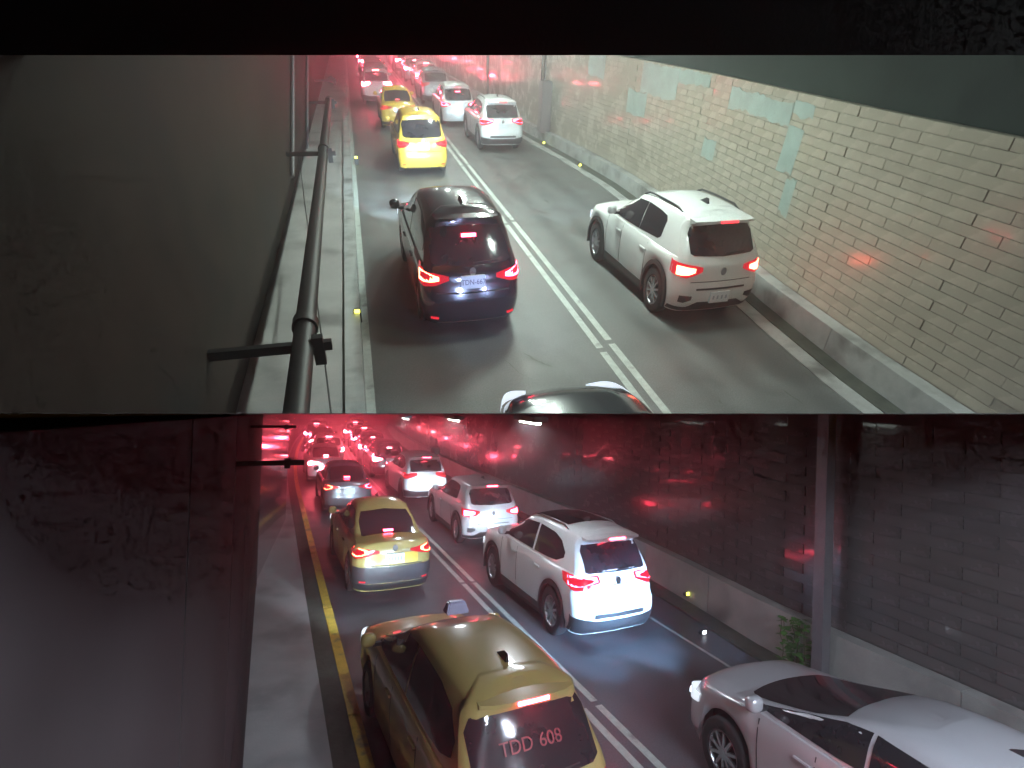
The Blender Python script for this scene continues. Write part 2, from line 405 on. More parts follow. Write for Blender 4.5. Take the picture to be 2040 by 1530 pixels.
def wall_panels(wall, r, s0, s1, step, mat, up):
    s = s0
    while s < s1:
        for z0, z1 in ((0.17, 2.38), (2.41, 5.4 if not up else 8.0)):
            me = mesh_from('panel', *slab([(s + .012, r + .001, r + .028), (s + step - .012, r + .001, r + .028)], z0, z1))
            if clip_deck(me, M_UP if up else M_LOW, up): link('panel', me, mat, wall)
        s += step
wall_panels(low_left, -0.18, -4.0, 13.9, 1.79, 'wall_plain', False)
flare = wall_piece('flared_wall', 'glossy wall strip mirroring red tail lights beyond the plain lower left wall', [(-0.19, 14.02), (0.62, 20.5)] + [(0.80 + bend(s), s) for s in range(27, 67, 3)], 5.6, 0.5, 'wall_gloss')
me = MB()
me = mesh_from('end_wall', *slab([(LEND - 6, -3, 18), (LEND - 5.6, -3, 18)], 0.0, 2.0)); clip_deck(me, M_LOW, False)
tag(link('end_wall', me, 'dark_concrete'), 'dark wall closing the far end of the lower carriageway', 'wall')

# ------------------------------------------------------------------ the setting: upper carriageway
def up_sheet(name, rows, z0, z1, mat, parent=None, clip=True, kind='structure'):
    me = mesh_from(name, *(slab(rows, z0, z1) if z1 is not None else sheet(rows, z0)))
    if clip: clip_deck(me, M_UP, True)
    o = link(name, me, mat, parent, None if parent else M_UP)
    if not parent: tag(o, kind=kind)
    return o
uroad = up_sheet('road', [(s, -3.2, 10.2) for s in frange(4, UEND, 30)], 0.0, None, 'asphalt')
for k, r in enumerate((3.74, 4.01)):
    s = 5.0 + 1.2
    s = 7.95 - 4 * 7.2 + (0.25 if k else 0)
    while s < UEND - 8:
        if s + 7.1 > 6.0:
            me = mesh_from('lane_marking', [(r, max(s, 4.5), .004), (r + .13, max(s, 4.5), .004), (r + .13, s + 7.05, .004), (r, s + 7.05, .004)], [(0, 1, 2, 3)])
            if clip_deck(me, M_UP, True): link('lane_marking', me, 'line_white', uroad)
        s += 7.2
def crack(parent, up, px, mat='gutter_dirt', w=.03):
    pts = []
    for a, b in zip(px[:-1], px[1:]):
        for k in range(5):
            q = unproject(up, a[0] + (b[0] - a[0]) * k / 5, a[1] + (b[1] - a[1]) * k / 5, 0); pts.append((q[0] + random.uniform(-.03, .03), q[1] + random.uniform(-.03, .03)))
    v, f = [], []
    for i, (r, s) in enumerate(pts):
        h = w * (.3 + random.random()) * min(1, 3 * i / len(pts), 3 * (len(pts) - 1 - i) / len(pts) + .1); v += [(r - h, s, .0035), (r + h * .4, s + h, .0035)]
    for i in range(len(pts) - 1): f.append((2 * i, 2 * i + 1, 2 * i + 3, 2 * i + 2))
    link('crack', mesh_from('crack', v, f), mat, parent)
crack(uroad, True, [(1040, 703), (1080, 722), (1112, 736)]); crack(uroad, True, [(1000, 715), (1060, 760)], w=.015); crack(uroad, True, [(1560, 775), (1605, 812)])
crack(uroad, True, [(1080, 395), (1105, 412)], w=.05); crack(uroad, True, [(1050, 345), (1075, 362)], w=.05); crack(uroad, True, [(1430, 790), (1442, 812)], w=.03)
up_sheet('pavement', [(s, -3.2, -0.62) for s in frange(4, UEND, 20)], 0.002, 0.16, 'pavement_concrete')
up_sheet('kerb', [(s, -0.615, -0.34) for s in frange(4, UEND, 20)], 0.003, 0.22, 'kerb_concrete')
up_sheet('gutter', [(s, -0.335, -0.20) for s in frange(4, UEND, 20)], 0.004, 0.02, 'line_white')
ur = lambda s: lerp_table(UW, s)
up_sheet('gutter', [(s, ur(s) - 0.62, ur(s) - 0.30) for s in frange(4, UEND - 4, 40)], 0.002, 0.03, 'gutter_dirt')
up_sheet('kerb', [(s, ur(s) - 0.95, ur(s) - 0.63) for s in frange(4, UEND - 4, 40)], 0.002, 0.022, 'kerb_concrete')
uwall = block_wall('block_wall', 'beige glazed block wall with pale green repainted patches beside the upper carriageway', UW, 2.0, 88.0, 0.50, 3.86,
                   0.92, 0.16, 'tile_beige', 'mortar', True, 0.008)
pl2 = bpy.data.objects.new('plinth', None); C.objects.link(pl2); pl2.matrix_local = M_UP
tag(pl2, 'cream concrete plinth along the foot of the beige wall', 'plinth')
s = 3.0
while s < 84:
    rows = [(s + 0.006 + k * 1.994, ur(s + 2 * k) - 0.29, ur(s + 2 * k) - 0.002) for k in range(3)]
    me = mesh_from('panel', *slab(rows, 0.0, 0.48))
    if clip_deck(me, M_UP, True): link('panel', me, 'kerb_concrete', pl2)
    s += 4.0
me = mesh_from('upper_wall', *slab([(s, ur(s) + 0.12, ur(s) + 0.6) for s in frange(-1, 88, 40)], 3.87, 8.0)); clip_deck(me, M_UP, True)
material('recess_concrete', (0.022, 0.03, 0.026), 0.75, spec=0.2, var=0.3, scale=1.0, bump=0.2, bscale=20)
tag(link('upper_wall', me, 'recess_concrete', None, M_UP), 'dark recessed wall above the top of the beige wall', 'wall')
# repainted patches: thin coats on the wall face
def wall_patch(s0, s1, z0, z1):
    n = max(6, int((s1 - s0) / .12)); v, f = [], []
    lo = hi = 0.0
    for k in range(n + 1):
        s = s0 + (s1 - s0) * k / n; lo = .6 * lo + random.uniform(-.05, .05); hi = .6 * hi + random.uniform(-.04, .03)
        for x in (-.0125, .0): v += [(ur(s) + x, s + random.uniform(-.02, .02), z0 + lo), (ur(s) + x, s + random.uniform(-.02, .02), min(3.85, z1 + hi))]
    for k in range(n):
        a = 4 * k; f += [(a, a + 1, a + 5, a + 4), (a, a + 4, a + 6, a + 2), (a + 1, a + 3, a + 7, a + 5)]
    f += [(0, 2, 3, 1), (4 * n, 4 * n + 1, 4 * n + 3, 4 * n + 2)]
    link('painted_patch', mesh_from('painted_patch', v, f), 'patch_paint', uwall)
wall_patch(16.0, 18.6, 3.0, 3.84); wall_patch(18.0, 19.4, 2.3, 3.0); wall_patch(14.2, 16.0, 3.55, 3.84); wall_patch(21.5, 23, 3.1, 3.84)
wall_patch(10.3, 13.0, 3.25, 3.7); wall_patch(9.75, 10.3, 2.4, 3.25); wall_patch(9.5, 9.85, 1.7, 2.4); wall_patch(9.6, 10.3, 3.45, 3.7)
wall_patch(13.2, 13.9, 2.0, 2.45)
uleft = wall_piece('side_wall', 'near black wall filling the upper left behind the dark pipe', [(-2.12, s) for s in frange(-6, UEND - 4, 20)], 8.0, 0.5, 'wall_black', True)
me = mesh_from('end_wall', *slab([(UEND - 5, -3.2, 10.2), (UEND - 4.6, -3.2, 10.2)], 0.0, 8.0))
tag(link('end_wall', me, 'dark_concrete', None, M_UP), 'dark wall closing the far end of the upper carriageway', 'wall')
up_sheet('ceiling', [(s, -4, 11) for s in frange(4.2, UEND, 20)], 7.0, 7.3, 'black_concrete', clip=False)
# added beam across the upper carriageway, put in to keep the top strip black
BS = 4.6
def on_plane_s(px, py, s):
    d = R_UP.transposed() @ Vector(((px - 1020) / FPX, (py - 765) / FPX, 1)); t = s / d.z
    return d.x * t, H_UP - d.y * t
(ra, za), (rb, zb) = on_plane_s(0, 110, BS), on_plane_s(2040, 110, BS)
zl = lambda r: za + (zb - za) * (r - ra) / (rb - ra)
v = []
for s in (BS, BS + 0.6):
    for r in (-4.0, 9.5): v += [(r, s, zl(r)), (r, s, 7.6)]
me = mesh_from('added_beam', v, BOXF)
tag(link('added_beam', me, 'black_concrete', None, M_UP), 'added black beam spanning the very top of the scene', 'beam')

# ------------------------------------------------------------------ cars
KW, KV = 1.08, 1.22      # proportions of the cars as the photograph shows them
def outline(w0, w1, b, bow_r, rr, bow_f, rf, n=(5, 6, 44, 6, 5)):
    """right half of a plan contour, from rear centre to front centre: (u, w)"""
    P = []
    for i in range(n[0]):
        u = (b - rr) * i / n[0]; P.append((u, w0 + bow_r * (u / b) ** 2))
    wr0 = w0 + bow_r * ((b - rr) / b) ** 2
    for i in range(n[1]):
        t = math.pi / 2 * i / n[1]; P.append((b - rr + rr * math.sin(t), wr0 + rr * 1.15 * (1 - math.cos(t))))
    ws = wr0 + rr * 1.15
    wf0 = w1 - bow_f * ((b - rf) / b) ** 2; we = wf0 - rf * 1.3
    for i in range(n[2]):
        t = i / n[2]; w = ws + (we - ws) * t
        P.append((b - 0.035 * (2 * t - 1) ** 4, w))
    for i in range(n[3] + 1):
        t = math.pi / 2 * i / n[3]; P.append((b - rf + (rf - 0.035) * math.cos(t) , we + rf * 1.3 * math.sin(t)))
    for i in range(1, n[4] + 1):
        u = (b - rf) * (1 - i / n[4]); P.append((u, w1 - bow_f * (u / b) ** 2))
    return P
class Shell:
    def __init__(s, rear, front, hw, bow_r, rr, bow_f, rf):
        s.rear, s.front, s.hw, s.bow_r, s.rr, s.bow_f, s.rf = rear, front, hw, bow_r, rr, bow_f, rf; s.cache = {}
    def at(s, z, inset=0.0):
        key = (round(z, 4), inset)
        if key not in s.cache:
            P = outline(lerp_table(s.rear, z) + inset * 1.2, lerp_table(s.front, z) - inset * 1.6, lerp_table(s.hw, z) - inset, s.bow_r, s.rr, s.bow_f, s.rf)
            A = [0.0]
            for a, b in zip(P[:-1], P[1:]): A.append(A[-1] + math.hypot(b[0] - a[0], b[1] - a[1]))
            s.cache[key] = (P, A)
        return s.cache[key]
    def arc(s, z, kind, val):
        P, A = s.at(z)
        if kind == 's': return abs(val)
        k = 0 if kind == 'u' else 1
        x = abs(val) if k == 0 else val
        for i in range(len(P) - 1):
            if P[i][k] <= x <= P[i + 1][k]:
                d = P[i + 1][k] - P[i][k]
                return A[i] + (A[i + 1] - A[i]) * ((x - P[i][k]) / d if d else 0)
        return A[-1] if k else A[10]
    def point(s, z, arc, side):
        P, A = s.at(z); arc = min(max(arc, 0.0), A[-1] - 1e-6)
        for i in range(len(P) - 1):
            if A[i] <= arc <= A[i + 1]:
                t = (arc - A[i]) / max(1e-9, A[i + 1] - A[i])
                u = P[i][0] + (P[i + 1][0] - P[i][0]) * t; w = P[i][1] + (P[i + 1][1] - P[i][1]) * t
                du, dw = P[i + 1][0] - P[i][0], P[i + 1][1] - P[i][1]; L = math.hypot(du, dw) or 1
                return Vector((u * side, w, z)), Vector((dw / L * side, -du / L, 0))
    def patch(s, cols, kind, side, off, thick=0.02, sub=4, nz=4, zfun=None):
        """cols: (value, zlow, zhigh) along the surface"""
        cc = []
        for a, b in zip(cols[:-1], cols[1:]):
            for k in range(sub): t = k / sub; cc.append(tuple(a[i] + (b[i] - a[i]) * t for i in range(3)))
        cc.append(cols[-1])
        out, inn = [], []
        for val, z0, z1 in cc:
            for j in range(nz + 1):
                z = z0 + (z1 - z0) * j / nz
                sd = side if kind != 'u' or side else (1 if val >= 0 else -1)
                p, nrm = s.point(z, s.arc(z, kind, val), sd)
                if zfun: p.z = zfun(p.y, p.z)
                out.append(p + nrm * off); inn.append(p + nrm * (off - thick))
        n, m = len(cc), nz + 1
        v = out + inn; o = n * m; f = []
        for i in range(n - 1):
            for j in range(m - 1):
                q = (i * m + j, (i + 1) * m + j, (i + 1) * m + j + 1, i * m + j + 1); f.append(q)
        for i in range(n - 1):
            f.append((i * m, o + i * m, o + (i + 1) * m, (i + 1) * m))
            f.append((i * m + m - 1, (i + 1) * m + m - 1, o + (i + 1) * m + m - 1, o + i * m + m - 1))
        for j in range(m - 1):
            f.append((j, j + 1, o + j + 1, o + j)); k = (n - 1) * m
            f.append((k + j, o + k + j, o + k + j + 1, k + j + 1))
        return v, f
def scaled(v): return [(p[0], p[1] * KW, p[2] * KV) for p in v]

def wheel_meshes(r, width, spokes):
    prof = [(-.5, .62), (-.5, .9), (-.38, .985), (-.2, 1.0), (.2, 1.0), (.38, .985), (.5, .9), (.5, .66), (.36, .62)]
    n = 28; v, f = [], []
    for i in range(n):
        t = 2 * math.pi * i / n
        for a, b in prof: v.append((a * width, r * b * math.sin(t), r * b * math.cos(t)))
    m = len(prof)
    for i in range(n):
        for j in range(m - 1):
            a, b = i * m + j, ((i + 1) % n) * m + j; f.append((a, b, b + 1, a + 1))
    tyre = mesh_from('wheel', scaled(v), f, True, 50)
    mb = MB(); x = width * 0.40
    # barrel ring and spokes
    ring = []
    for i in range(n):
        t = 2 * math.pi * i / n
        for xx, rr in ((x, .64), (x + .012, .60), (x - .02, .56), (x - .09, .56)): ring.append((xx, r * rr * math.sin(t), r * rr * math.cos(t)))
    rf = []
    for i in range(n):
        for j in range(3): a, b = i * 4 + j, ((i + 1) % n) * 4 + j; rf.append((a, b, b + 1, a + 1))
    mb.add(ring, rf)
    for k in range(spokes):
        t = 2 * math.pi * k / spokes; c, sn = math.cos(t), math.sin(t)
        q = []
        for rr, hwid in ((.10, .055), (.58, .040)):
            for sx in (x + .008, x - .03):
                for sg in (-1, 1): q.append((sx, r * (rr * sn + sg * hwid * c), r * (rr * c - sg * hwid * sn)))
        mb.add(q, [(0, 1, 3, 2), (4, 6, 7, 5), (0, 4, 5, 1), (2, 3, 7, 6), (0, 2, 6, 4), (1, 5, 7, 3)])
    mb.tube((x - .03, 0, 0), (x + .014, 0, 0), r * .13, n=12)
    mb.v = scaled(mb.v)
    rim = mb.mesh('rim', True, 35)
    bk = MB().tube((x - .10, 0, 0), (x - .075, 0, 0), r * .62, n=24); bk.v = scaled(bk.v)
    return tyre, rim, bk.mesh('brake_disc')

SPEC = {
 'suv': dict(L=4.6, sill=.25, belt=1.08, roof=1.62, wr=.98, wf=3.66, rw=.365, hw=[(.2, .86), (.45, .915), (.75, .925), (1.0, .90), (1.08, .86)],
    rear=[(.25, .13), (.36, .03), (.55, 0), (.70, .02), (.74, .07), (1.0, .10), (1.08, .17)], front=[(.25, 4.52), (.4, 4.6), (.8, 4.58), (1.08, 4.45)],
    top=[(0, 1.08), (3.2, 1.07), (3.55, 1.05), (4.25, .95), (4.6, .80)], bow=.07, rr=.26,
    grear=[(1.04, .15), (1.15, .17), (1.5, .40), (1.62, .30)], gfront=[(1.04, 3.55), (1.1, 3.42), (1.62, 2.45)], ghw=[(1.04, .845), (1.1, .83), (1.4, .72), (1.62, .63)], sag=(.10, .06),
    glass_r=[(-.66, 1.13, 1.40), (-.60, 1.11, 1.50), (0, 1.10, 1.52), (.60, 1.11, 1.50), (.66, 1.13, 1.40)],
    side=[(.75, 1.22, 1.30), (.95, 1.14, 1.44), (1.2, 1.12, 1.50), (1.78, 1.11, 1.53)], side2=[(1.86, 1.11, 1.53), (2.4, 1.11, 1.52), (2.65, 1.11, 1.44), (3.05, 1.11, 1.22)],
    tail=[(.44, 1.00, 1.055), (.66, .96, 1.06), (.86, .93, 1.06), (1.06, .93, 1.045)], tail_lens=[(.40, .985, 1.07), (.66, .90, 1.075), (.90, .87, 1.075), (1.25, .95, 1.06)],
    plate=(.86, .20, .08), emblem=.99, bumper=[(.0, .27, .46), (.5, .27, .46), (.75, .27, .50), (1.1, .27, .52)], insert=[(-.55, .50, .56), (0, .50, .56), (.55, .50, .56)],
    third=1.555, refl=None, cladding=True, rails=True, spoke=10, tgate=.735),
 'crossover': dict(L=4.23, sill=.23, belt=.99, roof=1.50, wr=.83, wf=3.42, rw=.345, hw=[(.2, .85), (.45, .90), (.72, .912), (.9, .895), (.99, .85)],
    rear=[(.23, .14), (.34, .04), (.55, 0), (.66, .02), (.70, .05), (.92, .07), (.99, .13)], front=[(.23, 4.15), (.4, 4.23), (.75, 4.2), (.99, 4.05)],
    top=[(0, .99), (2.9, .98), (3.2, .965), (3.85, .90), (4.23, .74)], bow=.08, rr=.28,
    grear=[(.95, .11), (1.02, .14), (1.38, .42), (1.50, .34)], gfront=[(.95, 3.2), (1.0, 3.08), (1.50, 2.2)], ghw=[(.95, .84), (1.02, .825), (1.3, .73), (1.50, .63)], sag=(.12, .06),
    glass_r=[(-.65, 1.07, 1.30), (-.58, 1.04, 1.40), (0, 1.02, 1.42), (.58, 1.04, 1.40), (.65, 1.07, 1.30)],
    side=[(.98, 1.10, 1.32), (1.05, 1.06, 1.38), (1.25, 1.05, 1.40), (1.72, 1.03, 1.42)], side2=[(1.74, 1.03, 1.42), (2.2, 1.02, 1.40), (2.5, 1.02, 1.28), (2.85, 1.02, 1.10)],
    tail=[(.56, .83, .885), (.68, .80, .90), (.80, .79, .91), (.90, .79, .91)], tail_lens=[(.42, .84, .895), (.56, .79, .92), (.72, .755, .935), (1.06, .80, .955)],
    plate=(.47, .20, .08), emblem=.83, bumper=[(.0, .25, .40), (.42, .25, .40), (.60, .25, .32), (1.05, .25, .32)], insert=[(-.5, .585, .61), (0, .585, .61), (.5, .585, .61)],
    third=1.43, refl=None, fog=[(.56, .44, .50), (.70, .40, .51), (.80, .41, .51)], cladding=True, rails=True, spoke=10, tgate=.70),
 'wagon': dict(L=4.59, sill=.20, belt=.96, roof=1.54, wr=.86, wf=3.60, rw=.315, hw=[(.2, .82), (.45, .865), (.7, .87), (.88, .855), (.96, .82)],
    rear=[(.2, .12), (.3, .03), (.5, 0), (.64, .01), (.68, .05), (.88, .07), (.96, .12)], front=[(.2, 4.5), (.4, 4.59), (.75, 4.55), (.96, 4.4)],
    top=[(0, .96), (3.2, .95), (3.5, .93), (4.1, .87), (4.59, .70)], bow=.10, rr=.30,
    grear=[(.92, .10), (1.0, .14), (1.42, .48), (1.54, .42)], gfront=[(.92, 3.75), (.98, 3.6), (1.54, 2.4)], ghw=[(.92, .80), (1.0, .785), (1.3, .70), (1.54, .60)], sag=(.10, .08),
    glass_r=[(-.66, 1.04, 1.32), (-.58, 1.00, 1.43), (0, .985, 1.45), (.58, 1.00, 1.43), (.66, 1.04, 1.32)],
    side=[(.60, 1.08, 1.20), (.8, 1.02, 1.36), (1.15, 1.0, 1.43), (1.9, .99, 1.45)], side2=[(1.96, .99, 1.45), (2.5, .99, 1.43), (2.8, .99, 1.36), (3.3, .99, 1.10)],
    tail=[(.56, .82, .87), (.70, .80, .90), (.84, .79, .92), (.96, .80, .92)], tail_lens=[(.40, .82, .87), (.62, .76, .91), (.84, .73, .94), (1.15, .80, .95)],
    plate=(.79, .20, .085), emblem=.92, bumper=None, insert=[(-.62, .20, .235), (0, .20, .235), (.62, .20, .235)],
    third=1.40, refl=[(.60, .30, .33), (.74, .30, .33)], cladding=False, rails=False, spoke=9, tgate=.66),
 'sedan': dict(L=4.63, sill=.19, belt=.95, roof=1.42, wr=1.0, wf=3.68, rw=.32, hw=[(.19, .83), (.45, .88), (.7, .885), (.86, .865), (.95, .80)],
    rear=[(.19, .12), (.3, .03), (.5, 0), (.62, .01), (.66, .04), (.9, .05), (.95, .10)], front=[(.19, 4.55), (.4, 4.63), (.75, 4.58), (.95, 4.4)],
    top=[(0, .96), (.7, .99), (1.2, .96), (3.2, .93), (3.5, .92), (4.1, .86), (4.63, .68)], bow=.12, rr=.30,
    grear=[(.90, .42), (.97, .58), (1.34, 1.28), (1.42, 1.5)], gfront=[(.90, 3.7), (.96, 3.52), (1.42, 2.45)], ghw=[(.90, .80), (.97, .775), (1.25, .68), (1.42, .58)], sag=(.03, .05),
    glass_r=[(-.62, 1.02, 1.20), (-.54, 1.0, 1.33), (0, .99, 1.36), (.54, 1.0, 1.33), (.62, 1.02, 1.20)],
    side=[(1.15, 1.06, 1.14), (1.35, 1.01, 1.26), (1.6, .99, 1.33), (2.1, .985, 1.35)], side2=[(2.16, .985, 1.35), (2.6, .985, 1.32), (2.8, .985, 1.26), (3.25, .985, 1.04)],
    tail=[(.58, .84, .89), (.70, .80, .91), (.84, .78, .92), (.96, .80, .92)], tail_lens=[(.34, .84, .875), (.60, .79, .91), (.84, .75, .93), (1.18, .82, .94)],
    plate=(.74, .20, .085), emblem=.91, bumper=[(.0, .21, .33), (.5, .21, .33), (.8, .22, .34), (1.0, .24, .34)], insert=None,
    third=1.05, refl=[(.62, .36, .39), (.76, .36, .39)], cladding=False, rails=False, spoke=9, tgate=.64),
}
import copy
SPEC['mpv'] = copy.deepcopy(SPEC['wagon'])
H_ = SPEC['hatch'] = copy.deepcopy(SPEC['crossover'])
H_.update(roof=1.40, gfront=[(.95, 3.5), (1.0, 3.35), (1.40, 1.95)], grear=[(.95, .11), (1.02, .16), (1.30, .45), (1.40, .50)], ghw=[(.95, .84), (1.0, .82), (1.25, .73), (1.40, .62)],
          side=[(.95, 1.07, 1.24), (1.1, 1.05, 1.29), (1.35, 1.04, 1.31), (1.80, 1.03, 1.33)], side2=[(1.84, 1.03, 1.33), (2.1, 1.02, 1.30), (2.5, 1.02, 1.20), (2.95, 1.02, 1.06)],
          glass_r=[(-.62, 1.07, 1.22), (-.56, 1.04, 1.28), (0, 1.02, 1.30), (.56, 1.04, 1.28), (.62, 1.07, 1.22)], third=1.33)
for S_ in SPEC.values():
    (z0, w0), (z1, w1) = S_['gfront'][1], S_['gfront'][-1]
    S_['gfront'][0] = (S_['gfront'][0][0], w0 + (w1 - w0) * (S_['gfront'][0][0] - z0) / (z1 - z0))
BUILT = {}
def car_meshes(kind):
    if kind in BUILT: return BUILT[kind]
    S = SPEC[kind]; out = {}
    lower = Shell(S['rear'], S['front'], S['hw'], S['bow'], S['rr'], .14, .34)
    green = Shell(S['grear'], S['gfront'], S['ghw'], .05, .16, .16, .14)
    sill, belt = S['sill'], S['belt']
    def zbot(w):
        z = sill
        for c in (S['wr'], S['wf']):
            a = S['rw'] * 1.17; d = abs(w - c)
            if d < a: z = max(z, S['rw'] + math.sqrt(a * a - d * d) * 1.02)
        return z
    ztop = lambda w: lerp_table(S['top'], w)
    def sag(w, t):
        m = (lerp_table(S['grear'], S['roof']) + lerp_table(S['gfront'], S['roof'])) / 2
        x = w - m; return t * (S['sag'][0] * (x / 2.0) ** 2 if x < 0 else S['sag'][1] * (x / 1.2) ** 2)
    zg = lambda w, z: z - sag(w, max(0, (z - belt) / (S['roof'] - belt)))
    # lower shell
    lev = [0, .1, .22, .36, .5, .64, .76, .86, .94, 1.0]
    v, f = [], []; rings = []
    for t in lev:
        zn = sill + (belt - sill) * t
        ring = []
        P, A = lower.at(zn)
        for side in (1, -1):
            for (u, w) in P:
                z = zbot(w) + (ztop(w) - zbot(w)) * t
                ring.append((u * side, w, z))
        rings.append(ring)
    n = len(rings[0]) // 2
    for r in rings: v += r
    for k in range(len(lev) - 1):
        for h in (0, 1):
            for i in range(n - 1):
                a = k * 2 * n + h * n + i; q = (a, a + 1, a + 2 * n + 1, a + 2 * n)
                f.append(q if h == 0 else q[::-1])
    # crowned cap of the lower shell (bonnet, boot, scuttle)
    base = (len(lev) - 1) * 2 * n; m = 6
    idx = [[base + i] + [None] * (m - 1) + [base + n + i] for i in range(n)]
    for i in range(n):
        pr, plft = Vector(v[base + i]), Vector(v[base + n + i])
        for j in range(1, m):
            p = pr.lerp(plft, j / m); c = 1 - (2 * j / m - 1) ** 2
            p.z += .045 * c * min(1, pr.x / .5); idx[i][j] = len(v); v.append(tuple(p))
    for i in range(n - 1):
        for j in range(m): f.append((idx[i][j], idx[i + 1][j], idx[i + 1][j + 1], idx[i][j + 1]))
    # greenhouse
    glev = [(z, 0.0, 0.0) for z in frange(belt - .04, S['roof'] - .05, 6)] + [(S['roof'] - .02, .015, 0), (S['roof'], .05, 0), (S['roof'], .10, .018), (S['roof'], .22, .035)]
    g0 = len(v)
    for z, ins, dz in glev:
        P, A = green.at(min(z, S['roof']), ins)
        for side in (1, -1):
            for (u, w) in P: v.append((max(u, 0.0) * side, w, zg(w, z) + dz))
    n = len(green.at(belt)[0])
    for k in range(len(glev) - 1):
        for h in (0, 1):
            for i in range(n - 1):
                a = g0 + k * 2 * n + h * n + i; q = (a, a + 1, a + 2 * n + 1, a + 2 * n)
                f.append(q if h == 0 else q[::-1])
    base = g0 + (len(glev) - 1) * 2 * n
    mids = []
    for i in range(n):
        p = Vector(v[base + i]); mids.append(len(v)); v.append((0, p.y, p.z + .02 * min(1, p.x / .3)))
    for i in range(n - 1):
        f.append((base + i, base + i + 1, mids[i + 1], mids[i])); f.append((mids[i], mids[i + 1], base + n + i + 1, base + n + i))
    me = mesh_from('body', scaled(v), f, True, 42)
    bm = bmesh.new(); bm.from_mesh(me); bmesh.ops.remove_doubles(bm, verts=bm.verts[:], dist=.0006); bmesh.ops.recalc_face_normals(bm, faces=bm.faces[:]); bm.to_mesh(me); bm.free()
    me.polygons.foreach_set('use_smooth', [True] * len(me.polygons)); me.set_sharp_from_angle(angle=rad(42))
    out['body'] = me
    mk = lambda nm, vf: mesh_from(nm, scaled(vf[0]), vf[1], True, 45)
    out['rear_window'] = mk('rear_window', green.patch(S['glass_r'], 'u', 0, .006, sub=5, zfun=zg))
    gb = belt + .02
    ws = [(-.66, gb + .02, S['roof'] - .16), (-.58, gb, S['roof'] - .08), (0, gb, S['roof'] - .06), (.58, gb, S['roof'] - .08), (.66, gb + .02, S['roof'] - .16)]
    # windscreen: walk the contour from the front centre
    def front_patch(sh, cols, off, zf=None, sub=5, nz=4, thick=.02):
        cc = []
        for a, b in zip(cols[:-1], cols[1:]):
            for k in range(sub): t = k / sub; cc.append(tuple(a[i] + (b[i] - a[i]) * t for i in range(3)))
        cc.append(cols[-1]); o, q = [], []
        for val, z0, z1 in cc:
            for j in range(nz + 1):
                z = z0 + (z1 - z0) * j / nz; P, A = sh.at(z)
                p, nr = sh.point(z, A[-1] - abs(val), 1 if val >= 0 else -1)
                if zf: p.z = zf(p.y, p.z)
                o.append(p + nr * off); q.append(p + nr * (off - thick))
        n2, m2 = len(cc), nz + 1; ff = []
        for i in range(n2 - 1):
            for j in range(m2 - 1): ff.append((i * m2 + j, i * m2 + j + 1, (i + 1) * m2 + j + 1, (i + 1) * m2 + j))
        return o, ff
    out['windscreen'] = mk('windscreen', front_patch(green, ws, .016, zg))
    for sd, tg in ((1, 'r'), (-1, 'l')):
        out['side_window_r' + tg] = mk('side_window', green.patch(S['side'], 'w', sd, .006, zfun=zg))
        out['side_window_f' + tg] = mk('side_window', green.patch(S['side2'], 'w', sd, .006, zfun=zg))
        out['tail_lens_' + tg] = mk('tail_light', lower.patch(S['tail_lens'], 's', sd, .012))
        out['tail_' + tg] = mk('lit_lamp', lower.patch(S['tail'], 's', sd, .018, sub=2, nz=1))
        if S.get('refl'): out['refl_' + tg] = mk('reflector', lower.patch(S['refl'], 's', sd, .010))
        if S.get('fog'): out['fog_' + tg] = mk('vent', lower.patch(S['fog'], 's', sd, .006))
        # head lamp
        out['head_' + tg] = mk('head_light', front_patch(lower, [(sd * .42, .62, .68), (sd * .6, .60, .72), (sd * .8, .62, .76), (sd * 1.05, .68, .78)], .012))
        out['lamp_' + tg] = mk('lit_lamp', front_patch(lower, [(sd * .52, .63, .67), (sd * .66, .62, .69), (sd * .76, .64, .69)], .022))
        # door handles, mirror, seams
        b = MB()
        for w in (S['wr'] + .55, S['wr'] + 1.55):
            p, nr = lower.point(belt - .16, lower.arc(belt - .16, 'w', w), sd)
            b2 = MB().box(p.x - .012, p.x + .028 if sd > 0 else p.x + .012, w - .10, w + .10, belt - .175, belt - .145) if sd > 0 else MB().box(p.x - .028, p.x + .012, w - .10, w + .10, belt - .175, belt - .145)
            b2.v = scaled(b2.v); out['handle_%s%d' % (tg, int(w * 10))] = b2.mesh('door_handle', True, 40, bevel=.008)
        wm = lerp_table(S['gfront'], belt) - .50; u = lerp_table(S['ghw'], belt)
        mb = MB(); x0, x1 = sorted((sd * (u + .06), sd * (u + .27))); mb.blob(((x0 + x1) / 2, wm + .02, belt + .12), ((x1 - x0) / 2, .075, .075))
        mb.v = scaled(mb.v); out['mirror_' + tg] = mb.mesh('mirror', True, 60)
        mb = MB(); x0, x1 = sorted((sd * (u - .02), sd * (u + .10))); mb.box(x0, x1, wm - .01, wm + .05, belt + .04, belt + .08); mb.v = scaled(mb.v)
        out['mirror_arm_' + tg] = mb.mesh('mirror_arm')
        for w in (S['wr'] + .42, S['wr'] + 1.42, S['wf'] - .50):
            if w > S['wr'] + S['rw'] * 1.2:
                out['seam_%s%d' % (tg, int(w * 100))] = mk('door_seam', lower.patch([(w, sill + .12, belt - .05), (w + .012, sill + .12, belt - .05)], 'w', sd, .0025, thick=.01, sub=1, nz=6))
